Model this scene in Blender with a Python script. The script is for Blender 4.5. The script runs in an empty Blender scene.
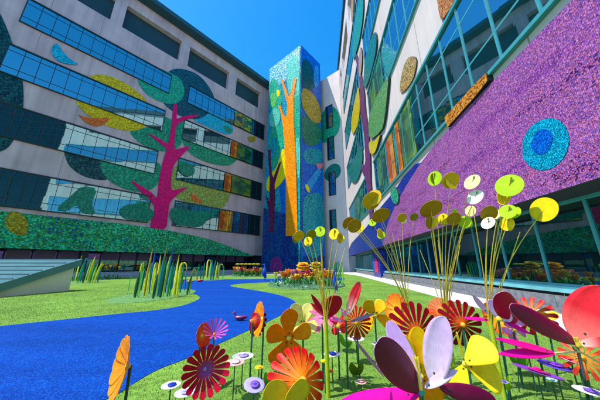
import bpy, bmesh, math, random
import numpy as np
from math import sin, cos, pi, sqrt, radians, atan2, hypot
from mathutils import Vector, Matrix
random.seed(7)
S = bpy.context.scene
COL = S.collection

# ------------------------------------------------------------------ survey
# camera calibration (vanishing points of the two facades) and sight lines from the photo (600x400)
F, HZ, EYE = 235.0, 65.3, 0.73
PITCH = math.atan(HZ / F)

def ray(px, py):
    X = (px - 300) / F; Y = (200 - py) / F
    return Vector((X, cos(PITCH) - Y * sin(PITCH), sin(PITCH) + Y * cos(PITCH)))

def at(px, py, w):                       # point at camera depth w on a sight line
    return Vector((0, 0, EYE)) + ray(px, py) * w

def ground(px, py, z=0.0):
    r = ray(px, py); t = (z - EYE) / r.z
    return Vector((r.x * t, r.y * t, z))

class Wall:                               # vertical wall plane: local X along it, Z up, -Y out of it
    def __init__(s, o, xdir):
        s.o = Vector((o[0], o[1], 0)); s.x = Vector((xdir[0], xdir[1], 0)).normalized()
        s.y = Vector((0, 0, 1)).cross(s.x)
        s.rz = atan2(s.x.y, s.x.x)
    def p(s, px, py, off=0.0):
        r = ray(px, py); c = Vector((0, 0, EYE))
        q = s.o - s.y * off
        t = (q - c).dot(s.y) / r.dot(s.y)
        P = c + r * t
        return ((P - s.o).dot(s.x), P.z)
    def w(s, u, y, z):
        return s.o + s.x * u + s.y * y + Vector((0, 0, z))

AL, DL = radians(42.3), 24.5
AR, DR = radians(4.7), 3.27
WL = Wall((-cos(AL) * DL, sin(AL) * DL), (sin(AL), cos(AL)))
WR = Wall((cos(AR) * DR, -sin(AR) * DR), (-sin(AR), -cos(AR)))
TR = 25.0
TM = Vector((0.10, TR, 0)); TLc = Vector((-.182 * TR, 1.16 * TR, 0)); TRc = Vector((.112 * TR + .1, 1.124 * TR, 0))
WT1 = Wall(TLc, TM - TLc); WT2 = Wall(TM, TRc - TM)
Q = WR.w(-27.3, 0, 0)
WA = Wall(Q, (.751, -.66))

# ------------------------------------------------------------------ materials
def nodes(name):
    m = bpy.data.materials.new(name); m.use_nodes = True
    nt = m.node_tree
    for n in list(nt.nodes):
        if n.type not in ('BSDF_PRINCIPLED', 'OUTPUT_MATERIAL'): nt.nodes.remove(n)
    return m, nt, nt.nodes, nt.links, nt.nodes['Principled BSDF']

def ramp(N, cols, const=True):
    r = N.new('ShaderNodeValToRGB'); cr = r.color_ramp
    cr.interpolation = 'CONSTANT' if const else 'LINEAR'
    n = len(cols)
    while len(cr.elements) < n: cr.elements.new(0.5)
    for i, c in enumerate(cols):
        cr.elements[i].position = i / n if const else i / max(1, n - 1)
        cr.elements[i].color = (*c, 1)
    return r

def mosaic(name, cols, scale=6.0, gap=.5, jitter=.3, var=.4, gapc=.35, rough=.3, patch=0.0, stretch=1.0, streak=False):
    m, nt, N, K, b = nodes(name)
    tc = N.new('ShaderNodeTexCoord')
    sp = N.new('ShaderNodeSeparateXYZ'); K.new(tc.outputs['Object'], sp.inputs[0])
    cb = N.new('ShaderNodeCombineXYZ'); K.new(sp.outputs['X'], cb.inputs[0]); K.new(sp.outputs['Z'], cb.inputs[1])
    mp = N.new('ShaderNodeMapping'); mp.inputs['Scale'].default_value = (scale, scale * stretch, 1)
    K.new(cb.outputs[0], mp.inputs[0])
    v = N.new('ShaderNodeTexVoronoi'); v.voronoi_dimensions = '2D'; v.inputs['Scale'].default_value = 1
    v.inputs['Randomness'].default_value = .45
    K.new(mp.outputs[0], v.inputs['Vector'])
    sc = N.new('ShaderNodeSeparateColor'); K.new(v.outputs['Color'], sc.inputs[0])
    r = ramp(N, cols)
    fac = sc.outputs[0]
    if patch:
        nz = N.new('ShaderNodeTexNoise'); nz.noise_dimensions = '2D'; nz.inputs['Scale'].default_value = .35 if not streak else .9
        nz.inputs['Detail'].default_value = 3
        mp2 = N.new('ShaderNodeMapping'); K.new(cb.outputs[0], mp2.inputs[0])
        if streak:
            mp2.inputs['Rotation'].default_value = (0, 0, .25); mp2.inputs['Scale'].default_value = (.5, 3, 1)
        K.new(mp2.outputs[0], nz.inputs['Vector'])
        ma = N.new('ShaderNodeMapRange'); ma.inputs['From Min'].default_value = .3; ma.inputs['From Max'].default_value = .7
        K.new(nz.outputs['Fac'], ma.inputs['Value'])
        mx = N.new('ShaderNodeMix'); mx.inputs['Factor'].default_value = patch
        K.new(fac, mx.inputs['A']); K.new(ma.outputs[0], mx.inputs['B']); fac = mx.outputs['Result']
    K.new(fac, r.inputs[0])
    # per tile brightness
    m1 = N.new('ShaderNodeMapRange'); m1.inputs['To Min'].default_value = 1 - var; m1.inputs['To Max'].default_value = 1 + var * .6
    K.new(sc.outputs[1], m1.inputs['Value'])
    # dark joint between tiles
    m2 = N.new('ShaderNodeMapRange'); m2.inputs['From Min'].default_value = gap; m2.inputs['From Max'].default_value = gap + .18
    m2.inputs['To Min'].default_value = 1; m2.inputs['To Max'].default_value = gapc
    K.new(v.outputs['Distance'], m2.inputs['Value'])
    mm = N.new('ShaderNodeMath'); mm.operation = 'MULTIPLY'; K.new(m1.outputs[0], mm.inputs[0]); K.new(m2.outputs[0], mm.inputs[1])
    vm = N.new('ShaderNodeVectorMath'); vm.operation = 'SCALE'; K.new(r.outputs[0], vm.inputs[0]); K.new(mm.outputs[0], vm.inputs['Scale'])
    K.new(vm.outputs[0], b.inputs['Base Color'])
    # every tile hangs at its own tilt
    g = N.new('ShaderNodeNewGeometry')
    s1 = N.new('ShaderNodeVectorMath'); s1.operation = 'SUBTRACT'; s1.inputs[1].default_value = (.5, .5, .5); K.new(v.outputs['Color'], s1.inputs[0])
    s2 = N.new('ShaderNodeVectorMath'); s2.operation = 'SCALE'; s2.inputs['Scale'].default_value = jitter; K.new(s1.outputs[0], s2.inputs[0])
    s3 = N.new('ShaderNodeVectorMath'); s3.operation = 'ADD'; K.new(g.outputs['Normal'], s3.inputs[0]); K.new(s2.outputs[0], s3.inputs[1])
    s4 = N.new('ShaderNodeVectorMath'); s4.operation = 'NORMALIZE'; K.new(s3.outputs[0], s4.inputs[0])
    K.new(s4.outputs[0], b.inputs['Normal'])
    b.inputs['Roughness'].default_value = rough; b.inputs['Specular IOR Level'].default_value = .22
    return m

def plain(name, col, rough=.5, metal=0.0, noise=.12, nscale=8.0, bump=0.0, bscale=60., coat=0.0, spec=.5):
    m, nt, N, K, b = nodes(name)
    tc = N.new('ShaderNodeTexCoord')
    n = N.new('ShaderNodeTexNoise'); n.inputs['Scale'].default_value = nscale; n.inputs['Detail'].default_value = 5
    K.new(tc.outputs['Object'], n.inputs['Vector'])
    mr = N.new('ShaderNodeMapRange'); mr.inputs['From Min'].default_value = .3; mr.inputs['From Max'].default_value = .7
    mr.inputs['To Min'].default_value = 1 - noise; mr.inputs['To Max'].default_value = 1 + noise
    K.new(n.outputs['Fac'], mr.inputs['Value'])
    vm = N.new('ShaderNodeVectorMath'); vm.operation = 'SCALE'; vm.inputs[0].default_value = col; K.new(mr.outputs[0], vm.inputs['Scale'])
    K.new(vm.outputs[0], b.inputs['Base Color'])
    b.inputs['Roughness'].default_value = rough; b.inputs['Metallic'].default_value = metal
    b.inputs['Coat Weight'].default_value = coat; b.inputs['Coat Roughness'].default_value = .15
    b.inputs['Specular IOR Level'].default_value = spec
    if bump:
        n2 = N.new('ShaderNodeTexNoise'); n2.inputs['Scale'].default_value = bscale; n2.inputs['Detail'].default_value = 4
        K.new(tc.outputs['Object'], n2.inputs['Vector'])
        bp = N.new('ShaderNodeBump'); bp.inputs['Strength'].default_value = bump; bp.inputs['Distance'].default_value = .01
        K.new(n2.outputs['Fac'], bp.inputs['Height']); K.new(bp.outputs[0], b.inputs['Normal'])
    return m

def concrete(name, col, streaks=.25):
    m, nt, N, K, b = nodes(name)
    tc = N.new('ShaderNodeTexCoord')
    mp = N.new('ShaderNodeMapping'); mp.inputs['Scale'].default_value = (2.2, 2.2, .12); K.new(tc.outputs['Object'], mp.inputs[0])
    n = N.new('ShaderNodeTexNoise'); n.inputs['Scale'].default_value = 1.0; n.inputs['Detail'].default_value = 6; K.new(mp.outputs[0], n.inputs['Vector'])
    n2 = N.new('ShaderNodeTexNoise'); n2.inputs['Scale'].default_value = .5; n2.inputs['Detail'].default_value = 6; K.new(tc.outputs['Object'], n2.inputs['Vector'])
    ad = N.new('ShaderNodeMath'); ad.operation = 'ADD'; K.new(n.outputs['Fac'], ad.inputs[0]); K.new(n2.outputs['Fac'], ad.inputs[1])
    mr = N.new('ShaderNodeMapRange'); mr.inputs['From Min'].default_value = .7; mr.inputs['From Max'].default_value = 1.3
    mr.inputs['To Min'].default_value = 1 - streaks; mr.inputs['To Max'].default_value = 1.08
    K.new(ad.outputs[0], mr.inputs['Value'])
    vm = N.new('ShaderNodeVectorMath'); vm.operation = 'SCALE'; vm.inputs[0].default_value = col; K.new(mr.outputs[0], vm.inputs['Scale'])
    # panel joints
    sp = N.new('ShaderNodeSeparateXYZ'); K.new(tc.outputs['Object'], sp.inputs[0])
    md = N.new('ShaderNodeMath'); md.operation = 'PINGPONG'; md.inputs[1].default_value = 1.55; K.new(sp.outputs['X'], md.inputs[0])
    lt = N.new('ShaderNodeMath'); lt.operation = 'LESS_THAN'; lt.inputs[1].default_value = .015; K.new(md.outputs[0], lt.inputs[0])
    mx = N.new('ShaderNodeMix'); mx.data_type = 'RGBA'; K.new(lt.outputs[0], mx.inputs['Factor'])
    K.new(vm.outputs[0], mx.inputs['A']); mx.inputs['B'].default_value = (col[0] * .45, col[1] * .45, col[2] * .45, 1)
    K.new(mx.outputs['Result'], b.inputs['Base Color'])
    b.inputs['Roughness'].default_value = .75
    return m

def glass(name, tint=(.62, .85, .95), body=(.004, .02, .024), refl=.62):
    m, nt, N, K, b = nodes(name)
    out = N['Material Output']
    b.inputs['Base Color'].default_value = (*body, 1); b.inputs['Roughness'].default_value = .6; b.inputs['Specular IOR Level'].default_value = 0
    gl = N.new('ShaderNodeBsdfGlossy'); gl.inputs['Color'].default_value = (*tint, 1); gl.inputs['Roughness'].default_value = .015
    tc = N.new('ShaderNodeTexCoord')
    n = N.new('ShaderNodeTexNoise'); n.inputs['Scale'].default_value = .8; n.inputs['Detail'].default_value = 2; K.new(tc.outputs['Object'], n.inputs['Vector'])
    bp = N.new('ShaderNodeBump'); bp.inputs['Strength'].default_value = .05; bp.inputs['Distance'].default_value = .02; K.new(n.outputs['Fac'], bp.inputs['Height'])
    K.new(bp.outputs[0], gl.inputs['Normal'])
    fr = N.new('ShaderNodeFresnel'); fr.inputs['IOR'].default_value = 1.5
    mr = N.new('ShaderNodeMapRange'); mr.inputs['To Min'].default_value = refl; mr.inputs['To Max'].default_value = 1; K.new(fr.outputs[0], mr.inputs['Value'])
    ms = N.new('ShaderNodeMixShader'); K.new(mr.outputs[0], ms.inputs[0]); K.new(b.outputs[0], ms.inputs[1]); K.new(gl.outputs[0], ms.inputs[2])
    K.new(ms.outputs[0], out.inputs['Surface'])
    return m

def paint(name, base, tip=None, rough=.38, pos=(.15, .75), veins=0.0):
    """lacquered sheet metal; colour fades from the petal's base to its tip (UV.x runs along the petal)"""
    m, nt, N, K, b = nodes(name)
    if tip is None: tip = base
    uv = N.new('ShaderNodeUVMap'); uv.uv_map = 'UVMap'
    sp = N.new('ShaderNodeSeparateXYZ'); K.new(uv.outputs[0], sp.inputs[0])
    r = N.new('ShaderNodeValToRGB'); r.color_ramp.elements[0].position = pos[0]; r.color_ramp.elements[0].color = (*base, 1)
    r.color_ramp.elements[1].position = pos[1]; r.color_ramp.elements[1].color = (*tip, 1)
    K.new(sp.outputs[0], r.inputs[0])
    tc = N.new('ShaderNodeTexCoord')
    n = N.new('ShaderNodeTexNoise'); n.inputs['Scale'].default_value = 35; n.inputs['Detail'].default_value = 6; K.new(tc.outputs['Object'], n.inputs['Vector'])
    mr = N.new('ShaderNodeMapRange'); mr.inputs['From Min'].default_value = .3; mr.inputs['From Max'].default_value = .75
    mr.inputs['To Min'].default_value = .86; mr.inputs['To Max'].default_value = 1.1; K.new(n.outputs['Fac'], mr.inputs['Value'])
    vm = N.new('ShaderNodeVectorMath'); vm.operation = 'SCALE'; K.new(r.outputs[0], vm.inputs[0]); K.new(mr.outputs[0], vm.inputs['Scale'])
    K.new(vm.outputs[0], b.inputs['Base Color'])
    mpw = N.new('ShaderNodeMapping'); mpw.inputs['Scale'].default_value = (3, 26, 1); K.new(uv.outputs[0], mpw.inputs[0])
    nw = N.new('ShaderNodeTexNoise'); nw.inputs['Scale'].default_value = 1.6; nw.inputs['Detail'].default_value = 8; nw.inputs['Roughness'].default_value = .7; K.new(mpw.outputs[0], nw.inputs['Vector'])
    wr = N.new('ShaderNodeMapRange'); wr.inputs['From Min'].default_value = .25; wr.inputs['From Max'].default_value = .5; wr.inputs['To Min'].default_value = .62; wr.inputs['To Max'].default_value = 1.0; K.new(nw.outputs['Fac'], wr.inputs['Value'])
    v2 = N.new('ShaderNodeVectorMath'); v2.operation = 'SCALE'; K.new(vm.outputs[0], v2.inputs[0]); K.new(wr.outputs[0], v2.inputs['Scale']); K.new(v2.outputs[0], b.inputs['Base Color'])
    rr = N.new('ShaderNodeMapRange'); rr.inputs['To Min'].default_value = rough - .1; rr.inputs['To Max'].default_value = rough + .15
    K.new(n.outputs['Fac'], rr.inputs['Value']); K.new(rr.outputs[0], b.inputs['Roughness'])
    b.inputs['Specular IOR Level'].default_value = .14
    return m

# ------------------------------------------------------------------ mesh builder
def chaikin(p, it=2):
    p = [Vector(q) for q in p]
    for _ in range(it):
        o = []
        for i in range(len(p)):
            a, b = p[i], p[(i + 1) % len(p)]
            o += [a * .75 + b * .25, a * .25 + b * .75]
        p = o
    return p

class MB:
    def __init__(s): s.v = []; s.f = []; s.m = []; s.smooth = []
    def add(s, vs, fs, mi=0, sm=False):
        k = len(s.v); s.v += [tuple(v) for v in vs]
        for f in fs: s.f.append(tuple(i + k for i in f)); s.m.append(mi); s.smooth.append(sm)
    def box(s, x0, x1, y0, y1, z0, z1, mi=0):
        v = [(x, y, z) for z in (z0, z1) for y in (y0, y1) for x in (x0, x1)]
        s.add(v, [(0, 2, 3, 1), (4, 5, 7, 6), (0, 1, 5, 4), (2, 6, 7, 3), (0, 4, 6, 2), (1, 3, 7, 5)], mi)
    def prism(s, poly, y0, y1, mi=0, edge=None):           # poly in (x,z); front at y0, back at y1
        p = [(q[0], q[1]) for q in poly]
        area = sum(p[i][0] * p[(i + 1) % len(p)][1] - p[(i + 1) % len(p)][0] * p[i][1] for i in range(len(p)))
        if area < 0: p.reverse()
        n = len(p)
        v = [(a, y0, b) for a, b in p] + [(a, y1, b) for a, b in p]
        fs = [tuple(range(n)), tuple(range(2 * n - 1, n - 1, -1))]
        fs += [(i, n + i, n + (i + 1) % n, (i + 1) % n) for i in range(n)]
        s.add(v, fs, mi)
        if edge is not None:
            for k in range(n): s.m[-1 - k] = edge
    def sheet(s, poly, z0, z1):                 # poly in (x,y), flat slab
        p = [(q[0], q[1]) for q in poly]
        area = sum(p[i][0] * p[(i + 1) % len(p)][1] - p[(i + 1) % len(p)][0] * p[i][1] for i in range(len(p)))
        if area < 0: p.reverse()
        n = len(p)
        v = [(a, b, z1) for a, b in p] + [(a, b, z0) for a, b in p]
        s.add(v, [tuple(range(n))] + [(i, n + i, n + (i + 1) % n, (i + 1) % n) for i in range(n)])
    def tube(s, pts, r, n=8, mi=0, cap=True):
        pts = [Vector(p) for p in pts]; rs = r if isinstance(r, (list, tuple)) else [r] * len(pts)
        vs = []; fs = []
        ref = Vector((1, 0, 0))
        d0 = (pts[-1] - pts[0]).normalized()
        if abs(d0.dot(ref)) > .8: ref = Vector((0, 1, 0))
        for i, p in enumerate(pts):
            a = pts[max(0, i - 1)]; b = pts[min(len(pts) - 1, i + 1)]
            d = (b - a).normalized(); x = (ref - d * d.dot(ref)).normalized(); y = d.cross(x)
            for k in range(n):
                t = 2 * pi * k / n; vs.append(p + (x * cos(t) + y * sin(t)) * rs[i])
        for i in range(len(pts) - 1):
            for k in range(n):
                fs.append((i * n + k, i * n + (k + 1) % n, (i + 1) * n + (k + 1) % n, (i + 1) * n + k))
        s.add(vs, fs, mi, True)
        if cap:
            L = len(pts) - 1
            s.add(vs[:n], [tuple(range(n - 1, -1, -1))], mi); s.add(vs[L * n:], [tuple(range(n))], mi)
    def lathe(s, prof, n=20, mi=0, M=None, sx=1, sy=1):
        vs = []; fs = []
        for r, z in prof:
            for k in range(n):
                t = 2 * pi * k / n; q = Vector((r * cos(t) * sx, r * sin(t) * sy, z)); vs.append(M @ q if M else q)
        for i in range(len(prof) - 1):
            for k in range(n):
                fs.append((i * n + k, i * n + (k + 1) % n, (i + 1) * n + (k + 1) % n, (i + 1) * n + k))
        s.add(vs, fs, mi, True)
        s.add(vs[:n], [tuple(range(n - 1, -1, -1))], mi); s.add(vs[-n:], [tuple(range(n))], mi)
    def mesh(s, name, mats):
        me = bpy.data.meshes.new(name); me.from_pydata(s.v, [], s.f); 
        if not isinstance(mats, (list, tuple)): mats = [mats]
        for m in mats: me.materials.append(m)
        me.polygons.foreach_set('material_index', s.m); me.polygons.foreach_set('use_smooth', s.smooth)
        me.update(); return me
    def build(s, name, mats, parent=None, M=None):
        return link(name, s.mesh(name, mats), parent, M)

def link(name, me, parent=None, M=None):
    o = bpy.data.objects.new(name, me); COL.objects.link(o)
    if parent: o.parent = parent
    if M is not None: o.matrix_basis = M
    return o

def tag(o, label=None, cat=None, group=None, kind=None):
    if label: o['label'] = label
    if cat: o['category'] = cat
    if group: o['group'] = group
    if kind: o['kind'] = kind
    return o

def thing(name, label, cat, loc=(0, 0, 0), rz=0, group=None):
    o = bpy.data.objects.new(name, None); COL.objects.link(o); o.empty_display_size = .1
    o.location = loc; o.rotation_euler = (0, 0, rz)
    return tag(o, label, cat, group)

def wallmat(W): return Matrix.Translation(W.o) @ Matrix.Rotation(W.rz, 4, 'Z')

# ------------------------------------------------------------------ palette
CONC_L = concrete('pinkish_concrete', (.70, .50, .50), .36)
CONC_R = concrete('white_render', (.67, .575, .545), .14)
FRAME_D = plain('dark_frame', (.012, .022, .028), .4)
FRAME_T = plain('teal_frame', (.05, .30, .34), .35, noise=.1)
TEAL_METAL = plain('dark_teal_metal', (.012, .07, .09), .45)
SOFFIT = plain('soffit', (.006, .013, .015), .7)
GLASS_L = glass('window_glass_left', tint=(.48, .84, .86), refl=.5)
GLASS_R = glass('window_glass_right', tint=(.5, .8, .9), body=(.004, .035, .04), refl=.42)
GLASS_G = glass('ground_glass', tint=(.42, .7, .72), body=(.003, .016, .018), refl=.3)
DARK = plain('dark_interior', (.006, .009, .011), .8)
def louvre_mat():
    m, nt, N, K, b = nodes('louvre')
    tc = N.new('ShaderNodeTexCoord'); w = N.new('ShaderNodeTexWave'); w.bands_direction = 'Z'; w.inputs['Scale'].default_value = 2.2
    K.new(tc.outputs['Object'], w.inputs['Vector']); r = ramp(N, [(.004, .02, .024), (.02, .075, .085)], False)
    K.new(w.outputs['Fac'], r.inputs[0]); K.new(r.outputs[0], b.inputs['Base Color']); b.inputs['Roughness'].default_value = .5
    return m
LOUVRE = louvre_mat()

# ------------------------------------------------------------------ camera, sky, sun
cam = bpy.data.cameras.new('camera'); camo = bpy.data.objects.new('camera', cam); COL.objects.link(camo)
cam.sensor_width = 36; cam.lens = F / 600 * 36; cam.clip_end = 2000; cam.clip_start = .02
camo.location = (0, 0, EYE); camo.rotation_euler = (pi / 2 + PITCH, 0, 0)
S.camera = camo
SUN_EL = radians(61)
sd = Vector((-.94, -.34, 0)).normalized() * cos(SUN_EL) + Vector((0, 0, sin(SUN_EL)))
sl = bpy.data.lights.new('sun', 'SUN'); sl.energy = 3.2; sl.angle = radians(.5); sl.color = (1, .95, .88)
so = bpy.data.objects.new('sun', sl); COL.objects.link(so); so.rotation_euler = sd.to_track_quat('Z', 'Y').to_euler(); so.location = (-20, 0, 60)
wd = bpy.data.worlds.new('World'); S.world = wd; wd.use_nodes = True
wn = wd.node_tree; bg = wn.nodes['Background']
sky = wn.nodes.new('ShaderNodeTexSky'); sky.sky_type = 'NISHITA'; sky.sun_disc = False
sky.sun_elevation = SUN_EL; sky.sun_rotation = atan2(sd.x, sd.y); sky.air_density = 1.0; sky.dust_density = .3; sky.ozone_density = 2.5
hs = wn.nodes.new('ShaderNodeHueSaturation'); hs.inputs['Saturation'].default_value = 1.42; hs.inputs['Hue'].default_value = .496; hs.inputs['Value'].default_value = 1.15
wn.links.new(sky.outputs[0], hs.inputs['Color']); wn.links.new(hs.outputs[0], bg.inputs[0]); bg.inputs[1].default_value = .15
S.view_settings.view_transform = 'Standard'; S.view_settings.look = 'None'; S.view_settings.exposure = 0.92; S.view_settings.gamma = 1
S.view_settings.use_curve_mapping = False

# ------------------------------------------------------------------ ground
def gpoly(pp, z=0.0): return [ground(x, y, z) for x, y in pp]
def lawn_mat():
    m, nt, N, K, b = nodes('lawn')
    tc = N.new('ShaderNodeTexCoord')
    n = N.new('ShaderNodeTexNoise'); n.inputs['Scale'].default_value = 160; n.inputs['Detail'].default_value = 6; K.new(tc.outputs['Object'], n.inputs['Vector'])
    n2 = N.new('ShaderNodeTexNoise'); n2.inputs['Scale'].default_value = 1.3; n2.inputs['Detail'].default_value = 6; K.new(tc.outputs['Object'], n2.inputs['Vector'])
    r = ramp(N, [(.07, .19, .022), (.17, .34, .04), (.33, .50, .10)], False); r.color_ramp.elements[0].position = .3; r.color_ramp.elements[2].position = .72
    K.new(n.outputs['Fac'], r.inputs[0])
    r2 = N.new('ShaderNodeMapRange'); r2.inputs['From Min'].default_value = .3; r2.inputs['From Max'].default_value = .7; r2.inputs['To Min'].default_value = .70; r2.inputs['To Max'].default_value = 1.18
    K.new(n2.outputs['Fac'], r2.inputs['Value'])
    n3 = N.new('ShaderNodeTexNoise'); n3.inputs['Scale'].default_value = 14; n3.inputs['Detail'].default_value = 8; n3.inputs['Roughness'].default_value = .75; K.new(tc.outputs['Object'], n3.inputs['Vector'])
    r3 = N.new('ShaderNodeMapRange'); r3.inputs['From Min'].default_value = .32; r3.inputs['From Max'].default_value = .68; r3.inputs['To Min'].default_value = .62; r3.inputs['To Max'].default_value = 1.25; K.new(n3.outputs['Fac'], r3.inputs['Value'])
    m3 = N.new('ShaderNodeMath'); m3.operation = 'MULTIPLY'; K.new(r2.outputs[0], m3.inputs[0]); K.new(r3.outputs[0], m3.inputs[1])
    # seams of the turf rolls
    sp = N.new('ShaderNodeSeparateXYZ'); mp = N.new('ShaderNodeMapping'); mp.inputs['Rotation'].default_value = (0, 0, -.55); K.new(tc.outputs['Object'], mp.inputs[0]); K.new(mp.outputs[0], sp.inputs[0])
    pg = N.new('ShaderNodeMath'); pg.operation = 'PINGPONG'; pg.inputs[1].default_value = 1.0; K.new(sp.outputs['Y'], pg.inputs[0])
    sm = N.new('ShaderNodeMapRange'); sm.inputs['From Min'].default_value = 0; sm.inputs['From Max'].default_value = .03; sm.inputs['To Min'].default_value = .72; K.new(pg.outputs[0], sm.inputs['Value'])
    mm = N.new('ShaderNodeMath'); mm.operation = 'MULTIPLY'; K.new(m3.outputs[0], mm.inputs[0]); K.new(sm.outputs[0], mm.inputs[1])
    vm = N.new('ShaderNodeVectorMath'); vm.operation = 'SCALE'; K.new(r.outputs[0], vm.inputs[0]); K.new(mm.outputs[0], vm.inputs['Scale'])
    K.new(vm.outputs[0], b.inputs['Base Color']); b.inputs['Roughness'].default_value = .8; b.inputs['Specular IOR Level'].default_value = .2
    bp = N.new('ShaderNodeBump'); bp.inputs['Strength'].default_value = .5; bp.inputs['Distance'].default_value = .02; K.new(n.outputs['Fac'], bp.inputs['Height']); K.new(bp.outputs[0], b.inputs['Normal'])
    return m
def pond_mat():
    m, nt, N, K, b = nodes('blue_rubber')
    tc = N.new('ShaderNodeTexCoord')
    n = N.new('ShaderNodeTexNoise'); n.inputs['Scale'].default_value = 130; n.inputs['Detail'].default_value = 5; K.new(tc.outputs['Object'], n.inputs['Vector'])
    r = ramp(N, [(0, .018, .16), (.0, .05, .34), (.01, .15, .56)], False); r.color_ramp.elements[0].position = .3; r.color_ramp.elements[1].position = .52; r.color_ramp.elements[2].position = .75
    K.new(n.outputs['Fac'], r.inputs[0])
    n2 = N.new('ShaderNodeTexNoise'); n2.inputs['Scale'].default_value = 1.0; n2.inputs['Detail'].default_value = 4
    mp = N.new('ShaderNodeMapping'); mp.inputs['Scale'].default_value = (.4, 2.5, 1); mp.inputs['Rotation'].default_value = (0, 0, -.35)
    K.new(tc.outputs['Object'], mp.inputs[0]); K.new(mp.outputs[0], n2.inputs['Vector'])
    r2 = N.new('ShaderNodeMapRange'); r2.inputs['From Min'].default_value = .3; r2.inputs['From Max'].default_value = .7; r2.inputs['To Min'].default_value = .84; r2.inputs['To Max'].default_value = 1.12; K.new(n2.outputs['Fac'], r2.inputs['Value'])
    vm = N.new('ShaderNodeVectorMath'); vm.operation = 'SCALE'; K.new(r.outputs[0], vm.inputs[0]); K.new(r2.outputs[0], vm.inputs['Scale'])
    n4 = N.new('ShaderNodeTexNoise'); n4.inputs['Scale'].default_value = 9; n4.inputs['Detail'].default_value = 9; n4.inputs['Roughness'].default_value = .75; K.new(tc.outputs['Object'], n4.inputs['Vector'])
    r4 = N.new('ShaderNodeMapRange'); r4.inputs['From Min'].default_value = .3; r4.inputs['From Max'].default_value = .7; r4.inputs['To Min'].default_value = .78; r4.inputs['To Max'].default_value = 1.18; K.new(n4.outputs['Fac'], r4.inputs['Value'])
    v4 = N.new('ShaderNodeVectorMath'); v4.operation = 'SCALE'; K.new(vm.outputs[0], v4.inputs[0]); K.new(r4.outputs[0], v4.inputs['Scale'])
    K.new(v4.outputs[0], b.inputs['Base Color']); b.inputs['Roughness'].default_value = .8; b.inputs['Specular IOR Level'].default_value = .1
    bp = N.new('ShaderNodeBump'); bp.inputs['Strength'].default_value = .35; bp.inputs['Distance'].default_value = .01; K.new(n.outputs['Fac'], bp.inputs['Height']); K.new(bp.outputs[0], b.inputs['Normal'])
    return m
PAVE = plain('grey_paving', (.30, .30, .31), .8, noise=.2, nscale=1.5, bump=.2)
WHITE_PAVE = plain('white_path_paving', (.62, .61, .60), .8, noise=.12, nscale=3, bump=.2)
GRANITE = plain('grey_granite', (.17, .18, .20), .45, noise=.4, nscale=12, bump=.15)
LAWN = lawn_mat(); POND = pond_mat()
g = MB(); g.sheet([(-300, -300), (300, -300), (300, 300), (-300, 300)], -.5, -.008); tag(g.build('ground', PAVE), kind='structure')
P_IN = 2.72                                         # path edge distance from the eye line (parallel to the white facade)
def rw(u, D, z=0): return WR.w(u, D - DR, z)
lawn_poly = [rw(12, P_IN), rw(-12, P_IN + .06), rw(-17, P_IN + .05), rw(-20, P_IN - .15), rw(-22.5, P_IN - .8), rw(-23.2, P_IN - 2.6), ground(262, 275.3), ground(235, 275.5), ground(195, 276.6), ground(100, 277), ground(0, 277), ground(-60, 277), Vector((-40, 10, 0)), Vector((-40, -12, 0)), Vector((2, -12, 0))]
g = MB(); g.sheet(lawn_poly, -.1, 0); tag(g.build('lawn', LAWN), kind='structure')
g = MB(); g.sheet([rw(14, P_IN), rw(-12, P_IN + .06), rw(-17, P_IN + .05), rw(-20, P_IN - .15), rw(-22.5, P_IN - .8), rw(-24, P_IN - 3), rw(-25.5, P_IN - 3), rw(-26, P_IN), rw(-26, 3.80), rw(14, 3.80)], -.1, .004); tag(g.build('path', WHITE_PAVE), kind='structure')
pond_px = [(0, 326), (69, 319), (120, 313.5), (160, 310), (186, 305), (200, 299), (200, 296), (188, 292), (172, 288), (163, 283), (175, 279.7), (196, 280.7), (228, 279.2), (262, 279), (345, 277.6), (345, 280.3), (300, 282), (255, 282.5), (232, 284.5), (229, 286), (240, 288), (260, 291), (280, 295), (294, 300), (297, 305), (294, 308), (270, 321), (240, 334), (186, 359), (160, 368), (138, 380), (108, 401)]
pp = gpoly(pond_px, .004) + [Vector((-1.6, .9, 0)), Vector((-4, -.5, 0)), Vector((-9, 1, 0)), ground(-60, 333)]
g = MB(); g.sheet(chaikin(pp, 2), -.05, .004); tag(g.build('water', POND), kind='structure')
pond_outline = chaikin(pp, 1)
def inside(p, poly):
    r = False; n = len(poly)
    for i in range(n):
        a, b = poly[i], poly[i - 1]
        if (a[1] > p[1]) != (b[1] > p[1]) and p[0] < (b[0] - a[0]) * (p[1] - a[1]) / (b[1] - a[1]) + a[0]: r = not r
    return r

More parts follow.
